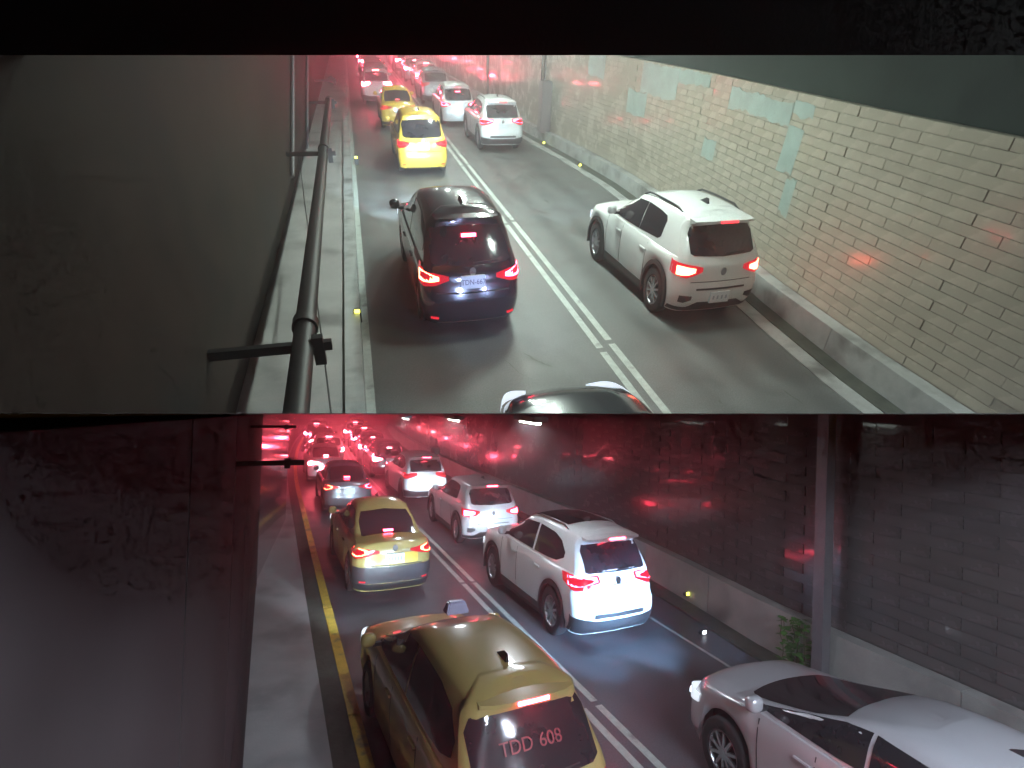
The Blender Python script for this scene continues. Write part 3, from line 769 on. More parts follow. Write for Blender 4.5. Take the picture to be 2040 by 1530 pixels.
        if S['rails']:
            pts = []
            for k in range(9):
                w = S['wr'] - .10 + (min(S['wr'] + 1.65, lerp_table(S['gfront'], S['roof']) - .12) - S['wr'] + .10) * k / 8; zz = S['roof'] + (.028 if 0 < k < 8 else -.02)
                pts.append((sd * (lerp_table(S['ghw'], S['roof']) - .045), w, zg(w, S['roof']) + zz - S['roof']))
            mb = MB().pipe(pts, .015); mb.v = scaled(mb.v); out['rail_' + tg] = mb.mesh('roof_rail', True)
        if S['cladding']:
            for c, nm in ((S['wr'], 'r'), (S['wf'], 'f')):
                mb = MB(); a0, a1 = S['rw'] * 1.13, S['rw'] * 1.30; q = []; u0 = lerp_table(S['hw'], .6)
                N = 18
                for k in range(N + 1):
                    t = math.pi * (-0.08 + 1.16 * k / N)
                    for aa, du in ((a0, -.05), (a0, .012), (a1, .004), (a1, -.05)):
                        q.append((sd * (u0 - .012 + du), c + aa * math.cos(t), max(.22, S['rw'] + aa * math.sin(t))))
                ff = []
                for k in range(N):
                    for j in range(3): ff.append((k * 4 + j, k * 4 + j + 1, k * 4 + j + 5, k * 4 + j + 4))
                mb.add(q, ff); mb.v = scaled(mb.v); out['arch_' + tg + nm] = mb.mesh('arch_trim', True, 60)
            out['sill_' + tg] = mk('sill_trim', lower.patch([(S['wr'] + S['rw'] * 1.25, sill - .01, sill + .10), (S['wf'] - S['rw'] * 1.25, sill - .01, sill + .10)], 'w', sd, .010, sub=8))
    if S['bumper']:
        cols = [(-a, b, c) for a, b, c in S['bumper'][::-1][:-1]] + S['bumper']
        # two sided: build as mirrored arcs
        R_ = lower.patch(S['bumper'], 's', 1, .010); L_ = lower.patch(S['bumper'], 's', -1, .010)
        mb = MB().add(*R_).add(*L_); mb.v = scaled(mb.v); out['bumper'] = mb.mesh('bumper_trim', True, 45)
    if S['insert']: out['insert'] = mk('bumper_strip', lower.patch(S['insert'], 'u', 0, .008, sub=5, nz=2))
    out['gate_seam'] = mk('tailgate_seam', lower.patch([(-.62, S['tgate'] - .012, S['tgate']), (0, S['tgate'] - .012, S['tgate']), (.62, S['tgate'] - .012, S['tgate'])], 'u', 0, .004, sub=5, nz=1))
    pz, pw, ph = S['plate']; pp, _ = lower.point(pz, 0, 1)
    mb = MB().box(-pw, pw, pp.y - .028, pp.y + .01, pz - ph, pz + ph); mb.v = scaled(mb.v); out['plate'] = mb.mesh('licence_plate')
    ez = S['emblem']; pe, _ = lower.point(ez, 0, 1)
    mb = MB().tube((0, pe.y - .018, ez), (0, pe.y + .02, ez), .055, n=16); mb.v = scaled(mb.v); out['emblem'] = mb.mesh('emblem')
    tz = S['third']; pt, nt_ = green.point(tz, 0, 1); zt = zg(pt.y, tz)
    if kind == 'sedan':
        pt, nt_ = green.point(1.06, 0, 1); mb = MB().box(-.11, .11, pt.y - .012, pt.y + .03, 1.045, 1.085)
    elif kind == 'wagon':
        mb = MB().box(-.13, .13, pt.y - .03, pt.y + .05, zt - .018, zt + .016)
    else:
        mb = MB().box(-.17, .17, pt.y - .05, pt.y + .05, zt - .018, zt + .016)
    mb.v = scaled(mb.v); out['third'] = mb.mesh('brake_light')
    if kind in ('suv', 'crossover', 'wagon', 'mpv'):
        w_e = lerp_table(S['grear'], S['roof']) ; mb = MB(); q = []
        zs = zg(w_e, S['roof'])
        ex = {'wagon': .08, 'mpv': .07}.get(kind, .14)
        hw_ = lerp_table(S['ghw'], S['roof']) - (.075 if kind in ('mpv', 'wagon') else .03)
        for k in range(9):
            x = -hw_ + 2 * hw_ * k / 8; c = 1 - (x / hw_) ** 4 * (.9 if kind in ('mpv', 'wagon') else .5); bw = .05 * (x / hw_) ** 2
            zc = zs + .025 * (1 - (x / hw_) ** 2)
            q += [(x, w_e + .26, zc + .004), (x, w_e - ex * c + bw, zc - .012), (x, w_e - ex * c + bw, zc - .045), (x, w_e + .12, zc - .06)]
        ff = []
        for k in range(8):
            for j in range(4): ff.append((k * 4 + j, k * 4 + (j + 1) % 4, k * 4 + 4 + (j + 1) % 4, k * 4 + 4 + j))
        ff += [(0, 1, 2, 3), (35, 34, 33, 32)]
        mb.add(q, ff); mb.v = scaled(mb.v); out['spoiler'] = mb.mesh('spoiler', True, 50)
        pt2 = w_e - ex; mb = MB().box(-.17, .17, pt2 - .012, pt2 + .03, zs - .022, zs + .006); mb.v = scaled(mb.v); out['third'] = mb.mesh('brake_light')
        if kind == 'wagon':
            pq, _ = green.point(1.30, 0, 1); mb = MB().box(-.12, .12, pq.y - .022, pq.y + .02, 1.285, 1.318); mb.v = scaled(mb.v); out['third'] = mb.mesh('brake_light')
    # shark fin
    w_a = S['wr'] + (.15 if kind != 'sedan' else 1.1); za_ = zg(w_a, S['roof']) + .05
    mb = MB().add([(-.025, w_a - .10, za_), (.025, w_a - .10, za_), (.02, w_a + .14, za_), (-.02, w_a + .14, za_), (0, w_a - .10, za_ + .075), (0, w_a - .02, za_ + .075)],
                  [(0, 1, 4), (1, 2, 5, 4), (2, 3, 5), (3, 0, 4, 5), (3, 2, 1, 0)]); mb.v = scaled(mb.v); out['antenna'] = mb.mesh('antenna')
    # wiper on the rear glass
    if kind != 'sedan':
        z0 = S['glass_r'][2][1] + .03; a, _ = green.point(z0, 0.02, 1); b_, _ = green.point(z0 + .02, .42, 1)
        a = Vector((a.x, a.y - .02, zg(a.y, a.z))); b_ = Vector((b_.x, b_.y - .025, zg(b_.y, b_.z)))
        mb = MB().tube(a, b_, .012, .006, n=6); mb.v = scaled(mb.v); out['wiper'] = mb.mesh('wiper')
    # floor pan and wheel liners
    mb = MB().box(-.55, .55, .45, S['L'] - .35, .19, .62); uw = lerp_table(S['hw'], .6) - .05
    mb.box(-uw, uw, S['wr'] + S['rw'] * 1.2, S['wf'] - S['rw'] * 1.2, .18, .55)
    mb.v = scaled(mb.v); out['underbody'] = mb.mesh('underbody')
    out['_wheel'] = wheel_meshes(S['rw'], .225, S['spoke'])
    out['_green'] = green; out['_lower'] = lower; out['_zg'] = zg
    BUILT[kind] = out
    return out

MATERIAL_OF = {'rear_window': 'glass', 'windscreen': 'glass', 'side_window': 'glass', 'tail_light': 'tail_lens', 'reflector': 'reflector',
               'vent': 'trim', 'bumper_trim': 'trim', 'sill_trim': 'trim', 'arch_trim': 'trim', 'bumper_strip': 'trim', 'tailgate_seam': 'trim', 'door_seam': 'trim',
               'licence_plate': 'plate', 'emblem': 'chrome', 'antenna': 'trim', 'wiper': 'trim', 'underbody': 'tyre', 'roof_rail': 'trim', 'mirror_arm': 'trim',
               'head_light': 'head_glass'}
FAR = ('body', 'rear_window', 'side_window_rl', 'side_window_fl', 'side_window_rr', 'side_window_fr', 'windscreen', 'tail_lens_l', 'tail_lens_r', 'tail_l', 'tail_r', 'third', 'plate', 'spoiler', 'underbody', 'mirror_l', 'mirror_r', 'bumper')
def local_text(body, size, mat, M, parent, name='lettering'):
    cu = bpy.data.curves.new('lettering', 'FONT'); cu.body = body; cu.size = size; cu.align_x = 'CENTER'; cu.align_y = 'CENTER'; cu.extrude = .0015
    tmp = bpy.data.objects.new('lettering', cu); C.objects.link(tmp)
    dg = bpy.context.evaluated_depsgraph_get(); me = bpy.data.meshes.new_from_object(tmp.evaluated_get(dg))
    bpy.data.objects.remove(tmp)
    return link(name, me, mat, parent, M)
def make_car(name, kind, paint, up, r, s, yaw, label, cat='car', group=None, lit='tail_lit', lit_left=None, far=False, head=0.0, trim_paint=None,
             rail=None, roof_mat=None, clip=False, third='tail_lit', skip=(), head_tilt=3.0, head_lamp='head_lens', zoff=0.0, colour=(0.62, 0.84, 1.0), size=1.0, lens=None, tall=1.0, strip=None):
    D = car_meshes(kind); S = SPEC[kind]
    root = bpy.data.objects.new(name, None); C.objects.link(root); root.empty_display_size = .3
    M = (M_UP if up else M_LOW) @ Matrix.Translation((r, s, zoff)) @ Matrix.Rotation(-yaw, 4, 'Z') @ Matrix.Scale(size, 4) @ Matrix.Scale(tall, 4, (0, 0, 1))
    root.matrix_local = M
    tag(root, label, cat, group)
    made = {}
    for key, me in D.items():
        if key[0] == '_' or key.startswith(tuple(skip)): continue
        if far and key not in FAR: continue
        nm = me.name.split('.')[0]
        if nm == 'lit_lamp': continue
        if nm == 'door_seam' and paint == 'black_paint': continue
        mat = MATERIAL_OF.get(nm, paint)
        if nm == 'brake_light': mat = third
        if nm == 'tail_light' and lens: mat = lens
        if nm == 'mirror' and trim_paint: mat = trim_paint
        if nm == 'bumper_strip' and strip: mat = strip
        if nm == 'roof_rail' and rail: mat = rail
        if nm == 'spoiler' and roof_mat: mat = roof_mat
        if clip:
            me = me.copy()
            if not clip_deck(me, M, True): continue
        made[key] = link(nm, me, mat, root)
    for tg in ('l', 'r'):
        lm = (lit_left or lit) if tg == 'l' else lit
        if 'tail_lens_' + tg in made and lm: link('lit_lamp', D['tail_' + tg], lm, made['tail_lens_' + tg])
        if 'head_' + tg in made and head_lamp: link('lit_lamp', D['lamp_' + tg], head_lamp, made['head_' + tg])
    ty, rm, bd = D['_wheel']; u = lerp_table(S['hw'], .4) - .115
    for (w, sd) in ((S['wr'], 1), (S['wr'], -1), (S['wf'], 1), (S['wf'], -1)):
        Mx = Matrix.Translation((sd * u, w * KW, S['rw'] * KV))
        if sd < 0: Mx = Mx @ Matrix.Scale(-1, 4, (1, 0, 0))
        if clip: continue
        wh = link('wheel', ty, 'tyre', root, Mx)
        if not far:
            link('rim', rm, 'rim', wh); link('brake_disc', bd, 'tyre', wh)
    if head:
        for sd in (-1, 1):
            ld = bpy.data.lights.new('head_beam', 'SPOT'); ld.energy = head; ld.color = colour
            ld.spot_size = rad(54); ld.spot_blend = .85; ld.shadow_soft_size = .07
            lo = bpy.data.objects.new('head_beam', ld); C.objects.link(lo); lo.parent = root
            lo.matrix_local = Matrix.Translation((sd * .62, S['L'] * KW + .10, .70 * KV)) @ Matrix.Rotation(rad(90 - head_tilt), 4, 'X')
    return root, made
def plate_text(made, kind, body, size=.105):
    S = SPEC[kind]; pz, pw, ph = S['plate']; pp, _ = BUILT[kind]['_lower'].point(pz, 0, 1)
    local_text(body, size, 'plate_ink', Matrix.Translation((0, (pp.y - .031) * KW, pz * KV)) @ Matrix.Rotation(rad(90), 4, 'X') @ Matrix.Scale(1.15, 4, (0, 1, 0)), made['plate'])
def plate_bars(made, kind, k=5):
    S = SPEC[kind]; pz, pw, ph = S['plate']; pp, _ = BUILT[kind]['_lower'].point(pz, 0, 1)
    mb = MB()
    for i in range(k):
        x = -pw * .66 + 2 * pw * .66 * i / (k - 1); mb.box(x - .017, x + .017, pp.y - .031, pp.y - .029, pz - ph * .34, pz + ph * .34)
    mb.v = scaled(mb.v); link('plate_mark', mb.mesh('plate_mark'), 'plate_blur', made['plate'])

# ---- upper carriageway
c, m = make_car('parked_crossover', 'crossover', 'white_paint', True, 6.28, 8.30, -0.03, 'white crossover with black roof rails alone in the right lane beside the beige wall', lit='tail_hot', head=700, third='tail_soft', size=1.02, tall=1.09)
c.name = 'crossover'; plate_bars(m, 'crossover', 4)
c, m = make_car('wagon_car', 'wagon', 'black_paint', True, 1.66, 8.75, -0.015, 'black wagon with white number plate, glossy roof and lit brake lights', lit='tail_lit', lit_left='tail_hot', head=5200, size=1.045, tall=1.08, head_tilt=1.5, strip='chrome')
plate_text(m, 'wagon', 'TDN-667')
make_car('taxi', 'mpv', 'yellow_paint', True, 2.2, 20.8, 0.0, 'yellow wagon taxi with white lit bumper just ahead of the black wagon', 'taxi', lit='tail_soft', head=400, third='trim', size=1.02, tall=1.03)
make_car('sport_utility_car', 'suv', 'white_paint', True, 5.95, 24.4, 0.0, 'white sport utility car in the upper right lane with red lit rear window', lit='tail_lit', head=150, third='tail_soft')
make_car('taxi', 'sedan', 'yellow_paint', True, 2.11, 30.0, 0.0, 'farther yellow taxi, in front of the wagon taxi', 'taxi', lit='tail_soft', far=True, head=100, third='tail_soft')
make_car('sedan_car', 'wagon', 'white_paint', True, 5.22, 31.0, 0.0, 'white car half hidden ahead of the white sport utility car', lit='tail_lit', far=True, head=100)
make_car('hatchback', 'suv', 'silver_paint', True, 5.1, 38.6, 0.0, 'silver car with dark rear window, farthest pale car in the upper right lane', lit=None, far=True, head=80, third='trim')
ORD = ['first', 'second', 'third', 'fourth', 'fifth', 'sixth', 'seventh', 'eighth', 'ninth', 'tenth', 'eleventh', 'twelfth', 'thirteenth']
PAINTS = {'grey_paint': 'grey', 'black_paint': 'black', 'silver_paint': 'silver', 'white_paint': 'white', 'red_paint': 'red', 'yellow_paint': 'yellow'}
KINDS = {'sedan': 'sedan', 'wagon': 'wagon', 'suv': 'sport utility car', 'crossover': 'crossover'}
def queue(up, lanes, s_end, kinds, paints, lamps, gap, jit):
    for side, lane, s0 in lanes:
        s = s0; k = 0
        while s < s_end:
            kd, pc = random.choice(kinds), random.choice(paints)
            bx, by = (0.0, 0.0) if up else (bend(s), bend_yaw(s))
            tip = M_LOW @ Vector((lane + bx, s + 2.6, SPEC[kd]['roof'] * KV + .12))
            if up or above_deck(tip) < -.03:
                make_car('queued_car', kd, pc, up, lane + bx + random.uniform(-jit, jit), s, by + random.uniform(-.02, .02),
                         '%s %s with glowing tail lights, %s in the far %s %s queue' % (PAINTS[pc], KINDS[kd], ORD[k], 'upper' if up else 'lower', side),
                         group='far cars of the %s jam' % ('upper' if up else 'lower'), far=True, lit=random.choice(lamps), third='brake_far', lens='tail_glow', head=(60 if k < 1 else 0))
            s += random.uniform(*gap); k += 1
queue(True, (('left', 1.7, 38.6), ('right', 5.3, 46.5)), UEND - 14, ['sedan', 'wagon', 'suv', 'crossover'],
      ['grey_paint', 'black_paint', 'silver_paint', 'white_paint', 'red_paint'], ['tail_far'], (5.5, 6.2), .4)
# dark car entering at the bottom of the upper view: only its bonnet has passed the deck edge
fr, fs = unproject(True, 1092, 757, .92)
c, m = make_car('dark_car', 'sedan', 'black_paint', True, fr, fs - 4.63 * KW, 0.02, 'dark car bonnet with a lit headlight at the deck edge, below the black wagon', lit=None, clip=True, head=350, head_tilt=0.0, colour=(.42, .55, 1.0))

# ---- lower carriageway
c, m = make_car('sport_utility_car', 'suv', 'white_paint', False, 6.22, 8.75, -0.03, 'large white sport utility car with dark roof panel, its rear flooded by headlights', lit='tail_lit', head=500, rail='chrome', size=1.02, tall=1.05)
D = BUILT['suv']; g = D['_green']; zg = D['_zg']
mb = MB(); rows = []
for k in range(9):
    w = 1.05 + 1.15 * k / 8
    rows.append(w)
q = []
for w in rows:
    for x in (-.50, -.25, 0, .25, .50): q.append((x, w, zg(w, SPEC['suv']['roof']) + .058 - .03 * (x / .5) ** 2))
mb.add(q, [(i * 5 + j, i * 5 + j + 1, i * 5 + j + 6, i * 5 + j + 5) for i in range(8) for j in range(4)]); mb.v = scaled(mb.v)
link('sunroof', mb.mesh('sunroof', True), 'glass', c)
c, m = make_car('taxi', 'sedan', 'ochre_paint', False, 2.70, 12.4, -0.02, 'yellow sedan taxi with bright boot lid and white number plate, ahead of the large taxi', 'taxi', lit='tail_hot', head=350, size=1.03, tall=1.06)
plate_bars(m, 'sedan', 5)
lw = BUILT['sedan']['_lower']
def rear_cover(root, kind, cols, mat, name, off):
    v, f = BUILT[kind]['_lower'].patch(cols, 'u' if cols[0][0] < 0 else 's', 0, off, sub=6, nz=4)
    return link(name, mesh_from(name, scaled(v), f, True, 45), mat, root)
rear_cover(c, 'sedan', [(-.52, .655, .80), (-.46, .645, .82), (0, .64, .825), (.46, .645, .82), (.52, .655, .80)], 'yellow_paint', 'lit_boot_patch', .009)  # headlight glow on the lid, painted as brighter yellow over the ochre body
mb = MB()
for sd in (1, -1): mb.add(*lw.patch([(.0, .34, .615), (.5, .34, .615), (.85, .34, .62), (1.15, .34, .62)], 's', sd, .008, sub=5, nz=4))
mb.v = scaled(mb.v); link('bumper', mb.mesh('bumper', True, 45), 'bumper_plastic', c)
c, m = make_car('wagon_car', 'crossover', 'silver_paint', False, 6.4, 15.7, 0.0, 'silver hatchback right in front of the large white sport utility car', lit='tail_lit', head=500, size=1.04, skip=('rail',))
make_car('sedan_car', 'suv', 'white_paint', False, 6.05, 22.3, 0.0, 'white car with blown out bright rear ahead of the silver hatchback', lit='tail_soft', far=True, head=120)
make_car('sedan_car', 'sedan', 'grey_paint', False, 2.8, 21.2, 0.0, 'dark sedan with white hot brake lights in front of the yellow sedan taxi', lit='tail_lit', lit_left='tail_hot', far=True, head=120)
rt, st = unproject(False, 1045, 1405, 1.50 * KV)
c, m = make_car('taxi', 'mpv', 'ochre_paint', False, rt + .13, st - .35, -0.045, 'large ochre yellow taxi with roof sign filling the bottom centre', 'taxi', lit='tail_lit', head=700, lit_left=None)
# roof sign and number on the rear glass
D = BUILT['mpv']; S = SPEC['mpv']; zr = D['_zg'](2.35, S['roof']) + .055
mb = MB().add([(-.16, 2.28, zr), (.16, 2.28, zr), (.16, 2.46, zr), (-.16, 2.46, zr), (-.11, 2.33, zr + .12), (.11, 2.33, zr + .12), (.11, 2.42, zr + .12), (-.11, 2.42, zr + .12)],
              [(3, 2, 1, 0), (4, 5, 6, 7), (0, 1, 5, 4), (1, 2, 6, 5), (2, 3, 7, 6), (3, 0, 4, 7)]); mb.v = scaled(mb.v)
link('roof_sign', mb.mesh('roof_sign', True, 30, bevel=.015), 'sign_plastic', c)
pa, _ = D['_green'].point(1.12, 0, 1); pb, _ = D['_green'].point(1.30, 0, 1)
a3 = Vector((0, pa.y * KW, D['_zg'](pa.y, 1.12) * KV)); b3 = Vector((0, pb.y * KW, D['_zg'](pb.y, 1.30) * KV))
vz = (b3 - a3).normalized(); vx = Vector((1, 0, 0)); vn = vx.cross(vz)
Mt = Matrix((vx, vz, vn)).transposed().to_4x4(); Mt.translation = (a3 + b3) / 2 + vn * .016 + vz * (-.02)
local_text('TDD', .17, 'red_print', Mt @ Matrix.Translation((-.20, .02, 0)), m['rear_window'])
local_text('608', .17, 'red_print', Mt @ Matrix.Translation((.17, .02, 0)), m['rear_window'])
wx, wsx = unproject(False, 1447, 1500, .33 * KV)
c, m = make_car('hatchback', 'hatch', 'hatch_paint', False, wx + .84, wsx - 3.42 * KW, -0.01, 'pale hatchback seen from its bonnet at the lower right corner', lit='tail_soft', head=2600, head_tilt=3.5, colour=(0.33, 0.62, 1.0), skip=('rail', 'arch', 'sill_', 'mirror_r', 'mirror_arm_r'))
queue(False, (('left', 2.75, 28.0), ('right', 5.6, 29.0)), 66, ['sedan', 'wagon', 'crossover', 'sedan'],
      ['grey_paint', 'black_paint', 'silver_paint', 'white_paint', 'grey_paint', 'yellow_paint'], ['tail_far_warm', 'tail_far_warm', 'tail_far'], (5.4, 6.0), .35)

# ------------------------------------------------------------------ pipes, brackets, posts
def up_obj(name, mb, mat, label=None, cat=None, group=None, parent=None, clip=True, smooth=True, bevel=0):
    me = mb.mesh(name, smooth, 40, bevel)
    if clip and not clip_deck(me, M_UP, True): return None
    o = link(name, me, mat, parent, None if parent else M_UP)
    if not parent: tag(o, label, cat, group)
    return o
PZ = 1.30
pr0, ps0 = unproject(True, 590, 824, PZ); pr1, ps1 = unproject(True, 655, 200, PZ)
pdir = ((pr1 - pr0) / (ps1 - ps0))
pr_at = lambda s: pr0 + pdir * (s - ps0)
pipe = up_obj('pipe', MB().tube((pr_at(3), 3, PZ), (pr_at(31), 31, PZ), .14, n=16), 'dark_metal', 'thick dark pipe running along the upper left wall on brackets', 'pipe')
for px, py in ((612, 690), (625, 306), (646, 204), (655, 160)):
    _, s = unproject(True, px, py, PZ)
    mb = MB().box(-2.12, pr_at(s) + .36, s - .05, s + .05, PZ - .06, PZ + .06)
    mb.box(pr_at(s) + .12, pr_at(s) + .26, s - .07, s + .05, PZ - .26, PZ + .14)
    up_obj('bracket', mb, 'dark_metal', parent=pipe, smooth=False)
    up_obj('coupling', MB().tube((pr_at(s + .5), s + .5, PZ), (pr_at(s + .72), s + .72, PZ), .175, n=16), 'dark_metal', parent=pipe)
# thin cable under the pipe and conduits on the left wall
ca, cb = unproject(True, 664, 824, .9), unproject(True, 628, 470, .9)
pts = []
for k in range(13):
    t = k / 12; s = 4 + 16 * t; pts.append((ca[0] + (cb[0] - ca[0]) * (s - ca[1]) / (cb[1] - ca[1]) - .25 * t, s, .95 - .18 * math.sin(math.pi * (t * 3 % 1)) * .6))
up_obj('cable', MB().pipe(pts, .012, 6), 'dark_metal', 'thin dark cable sagging below the thick upper left pipe', 'cable')
def on_wall(px, py, r):
    d = R_UP.transposed() @ Vector(((px - 1020) / FPX, (py - 765) / FPX, 1)); k = r / d.x
    return (r, d.z * k, H_UP - d.y * k)
for x, y0, y1, lab in ((583, 112, 352, 'pale conduit on the upper left wall, nearer of two'), (612, 112, 330, 'pale conduit on the upper left wall, farther of two')):
    up_obj('conduit', MB().tube(on_wall(x, y0, -2.05), on_wall(x, y1, -2.05), .06), 'grey_metal', lab, 'conduit')
# cabinet with conduit on the beige wall, and a dark post farther on
cr, cs = unproject(True, 1096, 268, .30)
cs_ = cs
mb = MB().box(-.14, -.002, -.27, .27, 0, 2.05)
cabinet = bpy.data.objects.new('cabinet', None); C.objects.link(cabinet); cabinet.matrix_local = M_UP @ Matrix.Translation((ur(cs_) - .30, cs_, .42))
tag(cabinet, 'tall grey brown electrical cabinet on the beige wall', 'cabinet')
link('case', MB().box(-.16, .28, -.30, .30, 0, 2.1).mesh('case', bevel=.015), 'cabinet_paint', cabinet)
link('door', MB().box(-.178, -.161, -.27, .27, .04, 2.06).mesh('door', bevel=.006), 'cabinet_paint', cabinet)
link('hinge', MB().box(-.19, -.179, -.26, -.22, .4, .6).mesh('hinge'), 'dark_metal', cabinet)
up_obj('conduit', MB().tube((ur(cs_ + .5) - .14, cs_ + .5, 1.5), (ur(cs_ + .5) - .14, cs_ + .5, 5.5), .05).tube((ur(cs_ + .85) - .14, cs_ + .85, 1.4), (ur(cs_ + .85) - .14, cs_ + .85, 5.5), .035), 'dark_metal', 'pair of dark conduits rising beside the electrical cabinet', 'conduit')
up_obj('post', MB().tube((8.1, 37.5, 0), (8.1, 37.5, 5.4), .075), 'dark_metal', 'slim dark post by the far end of the beige wall', 'post')

def stud(up, px, py, mat, label, z=.05, face=None):
    r, s = unproject(up, px, py, z + .03)
    if face is not None:                      # mounted on the face of the plinth
        k = 0.0
        while r > lerp_table(LW, s) - face: z += .01; k += 1; r, s = unproject(up, px, py, z + .03)
    root = bpy.data.objects.new('road_stud', None); C.objects.link(root)
    root.matrix_local = (M_UP if up else M_LOW) @ Matrix.Translation((r, s, 0))
    tag(root, label, 'road stud', 'lit road studs')
    link('base', MB().box(-.07, .07, -.05, .05, 0.0 if face is None else z - .05, z + .02).mesh('base', bevel=.01), 'dark_metal', root)
    link('lens', MB().box(-.05, .05, -.062, -.045, z - .025, z + .05).mesh('lens', bevel=.008), mat, root)
stud(True, 711, 616, 'stud_lit', 'yellow lit road stud on the left kerb beside the black wagon', .25)
stud(True, 709, 312, 'stud_lit', 'yellow lit road stud on the left kerb beside the wagon taxi', .25)
stud(True, 1083, 283, 'stud_lit', 'yellow lit road stud in the gutter below the electrical cabinet', .06)
stud(True, 1155, 327, 'stud_lit', 'yellow lit road stud in the gutter between cabinet and white crossover', .06)
stud(False, 1368, 1180, 'stud_lit', 'yellow lit road stud at the lower plinth beside the white sport utility car', .10, .28)
stud(False, 1400, 1256, 'stud_white', 'white lit road stud on the lower road edge', .04)
# bars on the lower left wall
def low_obj(name, mb, mat, label=None, cat=None, parent=None, smooth=True, bevel=0):
    me = mb.mesh(name, smooth, 40, bevel); clip_deck(me, M_LOW, False)
    o = link(name, me, mat, parent)
    if not parent: tag(o, label, cat)
    return o
def wall_bar(px, py, px0, s, rr, label):
    d = R_LOW.transposed() @ Vector(((px - 1020) / FPX, (py - 765) / FPX, 1)); t = s / d.z
    x, z = d.x * t, H_LOW - d.y * t
    br = low_obj('bracket', MB().box(-.19, x, s - rr, s + rr, z - rr, z + rr), 'dark_metal', label, 'bracket', smooth=False)
    low_obj('clamp', MB().box(x - .10, x - .07, s - rr * 1.5, s + rr * 1.5, z - rr * 2.2, z + rr * 1.6), 'dark_metal', parent=br, smooth=False)
wall_bar(606, 921, 480, 3.2, .013, 'near dark bracket arm sticking out of the lower left wall')
wall_bar(590, 850, 520, 5.5, .012, 'far dark bracket arm high on the lower left wall')
low_obj('conduit', MB().pipe([(-.165, 13.8, 4.3), (-.165, 13.8, .2)], .028), 'dark_metal', 'black conduit at the edge of the plain lower left wall', 'conduit')
# slim dark post between the white cars of the lower jam
r_, s_ = unproject(False, 888, 935, 1.5)
pb = bpy.data.objects.new('bollard', None); C.objects.link(pb); pb.location = (7.55, 26.5, 0)
tag(pb, 'slim dark post with a bulb shaped head beside the blown out white car', 'post')
link('shaft', MB().tube((0, 0, 0), (0, 0, 1.6), .14, .12).mesh('shaft', True), 'dark_metal', pb)
link('head', MB().tube((0, 0, 1.6), (0, 0, 1.9), .26, .22, 14).tube((0, 0, 1.9), (0, 0, 2.0), .22, .06, 14).mesh('head', True), 'dark_metal', pb)
link('tip', MB().tube((0, 0, 2.0), (0, 0, 2.35), .05, .06).mesh('tip', True), 'dark_metal', pb)
# post and creeping plant at the lower right
r_, s_ = unproject(False, 1632, 1330, .3)
post = low_obj('post', MB().box(8.70, 8.90, 6.45, 6.65, 0, 5.2), 'grey_metal', 'grey square post at the right end of the dark brown wall', 'post', smooth=False)
plant = bpy.data.objects.new('plant', None); C.objects.link(plant); plant.location = (8.74, 6.85, 0.05)
tag(plant, 'small green creeper growing beside the grey post', 'plant')
sp, lf = MB(), MB()
for k in range(7):
    p = Vector((random.uniform(-.15, .15), random.uniform(-.2, .35), 0)); pts = [p.copy()]
    for j in range(6):
        p = p + Vector((random.uniform(-.05, .05), random.uniform(-.06, .06), random.uniform(.10, .18))); pts.append(p.copy())
        for q in range(4):
            a = random.uniform(0, 6.28); d = Vector((math.cos(a), math.sin(a), random.uniform(-.3, .5))).normalized(); L = random.uniform(.09, .17)
            sd = d.cross(Vector((0, 0, 1))).normalized() * L * .38
            lf.add([p, p + d * L * .5 + sd, p + d * L + Vector((0, 0, -.02)), p + d * L * .5 - sd], [(0, 1, 2, 3)])
    link('stem', MB().pipe(pts, .007, 5).mesh('stem'), 'stem', plant)
o = link('leaves', lf.mesh('leaves'), 'leaf', plant); o['kind'] = 'stuff'

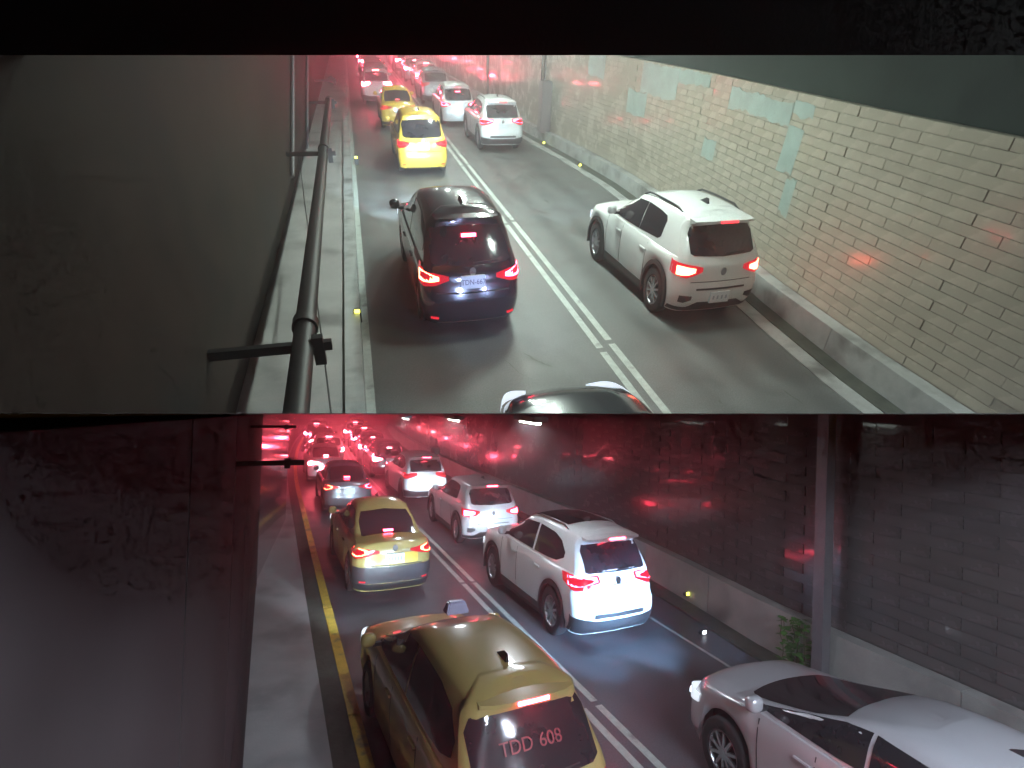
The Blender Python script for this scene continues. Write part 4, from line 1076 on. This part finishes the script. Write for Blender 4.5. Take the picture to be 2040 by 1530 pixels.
# ------------------------------------------------------------------ lamps of the two tunnels
def tunnel_lamp(up, r, s, z, label, energy, color, length=1.2):
    root = bpy.data.objects.new('tunnel_lamp', None); C.objects.link(root)
    root.matrix_local = (M_UP if up else M_LOW) @ Matrix.Translation((r, s, z)); tag(root, label, 'lamp', 'ceiling lamps of the upper tunnel' if up else 'ceiling lamps of the lower tunnel')
    link('housing', MB().box(-.14, .14, -length / 2, length / 2, .02, .12).mesh('housing', bevel=.02), 'lamp_housing', root)
    link('tube', MB().tube((0, -length / 2 + .05, 0), (0, length / 2 - .05, 0), .03).mesh('tube', True), 'tube_lit', root)
    ld = bpy.data.lights.new('lamp_light', 'AREA'); ld.shape = 'RECTANGLE'; ld.size = .22; ld.size_y = length; ld.energy = energy; ld.color = color
    lo = bpy.data.objects.new('lamp_light', ld); C.objects.link(lo); lo.parent = root; lo.matrix_local = Matrix.Translation((0, 0, -.05))
for i, s in enumerate((1.5, 5.5, 9.5, 13.5, 17.5, 23.5, 31.5, 43.5)):
    tunnel_lamp(True, 4.2, s, 6.2, 'ceiling lamp behind the added black beam, %s from the near end' % ORD[i], (30, 120, 270, 560, 680, 560, 380, 300)[i], (.84, 1.0, .90))
for i, (r, s) in enumerate(((3.0, -2.2), (5.2, -2.6), (4.0, -5.0))):
    tunnel_lamp(False, r, s, 6.0, 'ceiling lamp of the lower tunnel behind the viewpoint, %s of three' % ORD[i], 640, (.74, .84, 1.0))

for i, s in enumerate((9.0, 13.5, 19.0)):
    r = 4.3; z = 4.9
    while above_deck((r, s, z)) > -.02: z -= .01
    tunnel_lamp(False, r, s, z - .13, 'slim ceiling lamp under the deck of the lower tunnel, %s from the near end' % ORD[i], 70, (.84, .90, 1.0), .9)

# ------------------------------------------------------------------ haze
hz = MB().box(-70, 90, -12, 130, -1.2, 100).mesh('haze')
m = bpy.data.materials.new('haze_air'); m.use_nodes = True; nt = m.node_tree; nt.nodes.clear()
out = nt.nodes.new('ShaderNodeOutputMaterial'); pvn = nt.nodes.new('ShaderNodeVolumePrincipled')
pvn.inputs['Density'].default_value = 0.017; pvn.inputs['Color'].default_value = (.9, .9, .92, 1); pvn.inputs['Anisotropy'].default_value = 0.8
nt.links.new(pvn.outputs[0], out.inputs['Volume'])
hz.materials.append(m)
ho = bpy.data.objects.new('haze', hz); C.objects.link(ho); ho['kind'] = 'stuff'
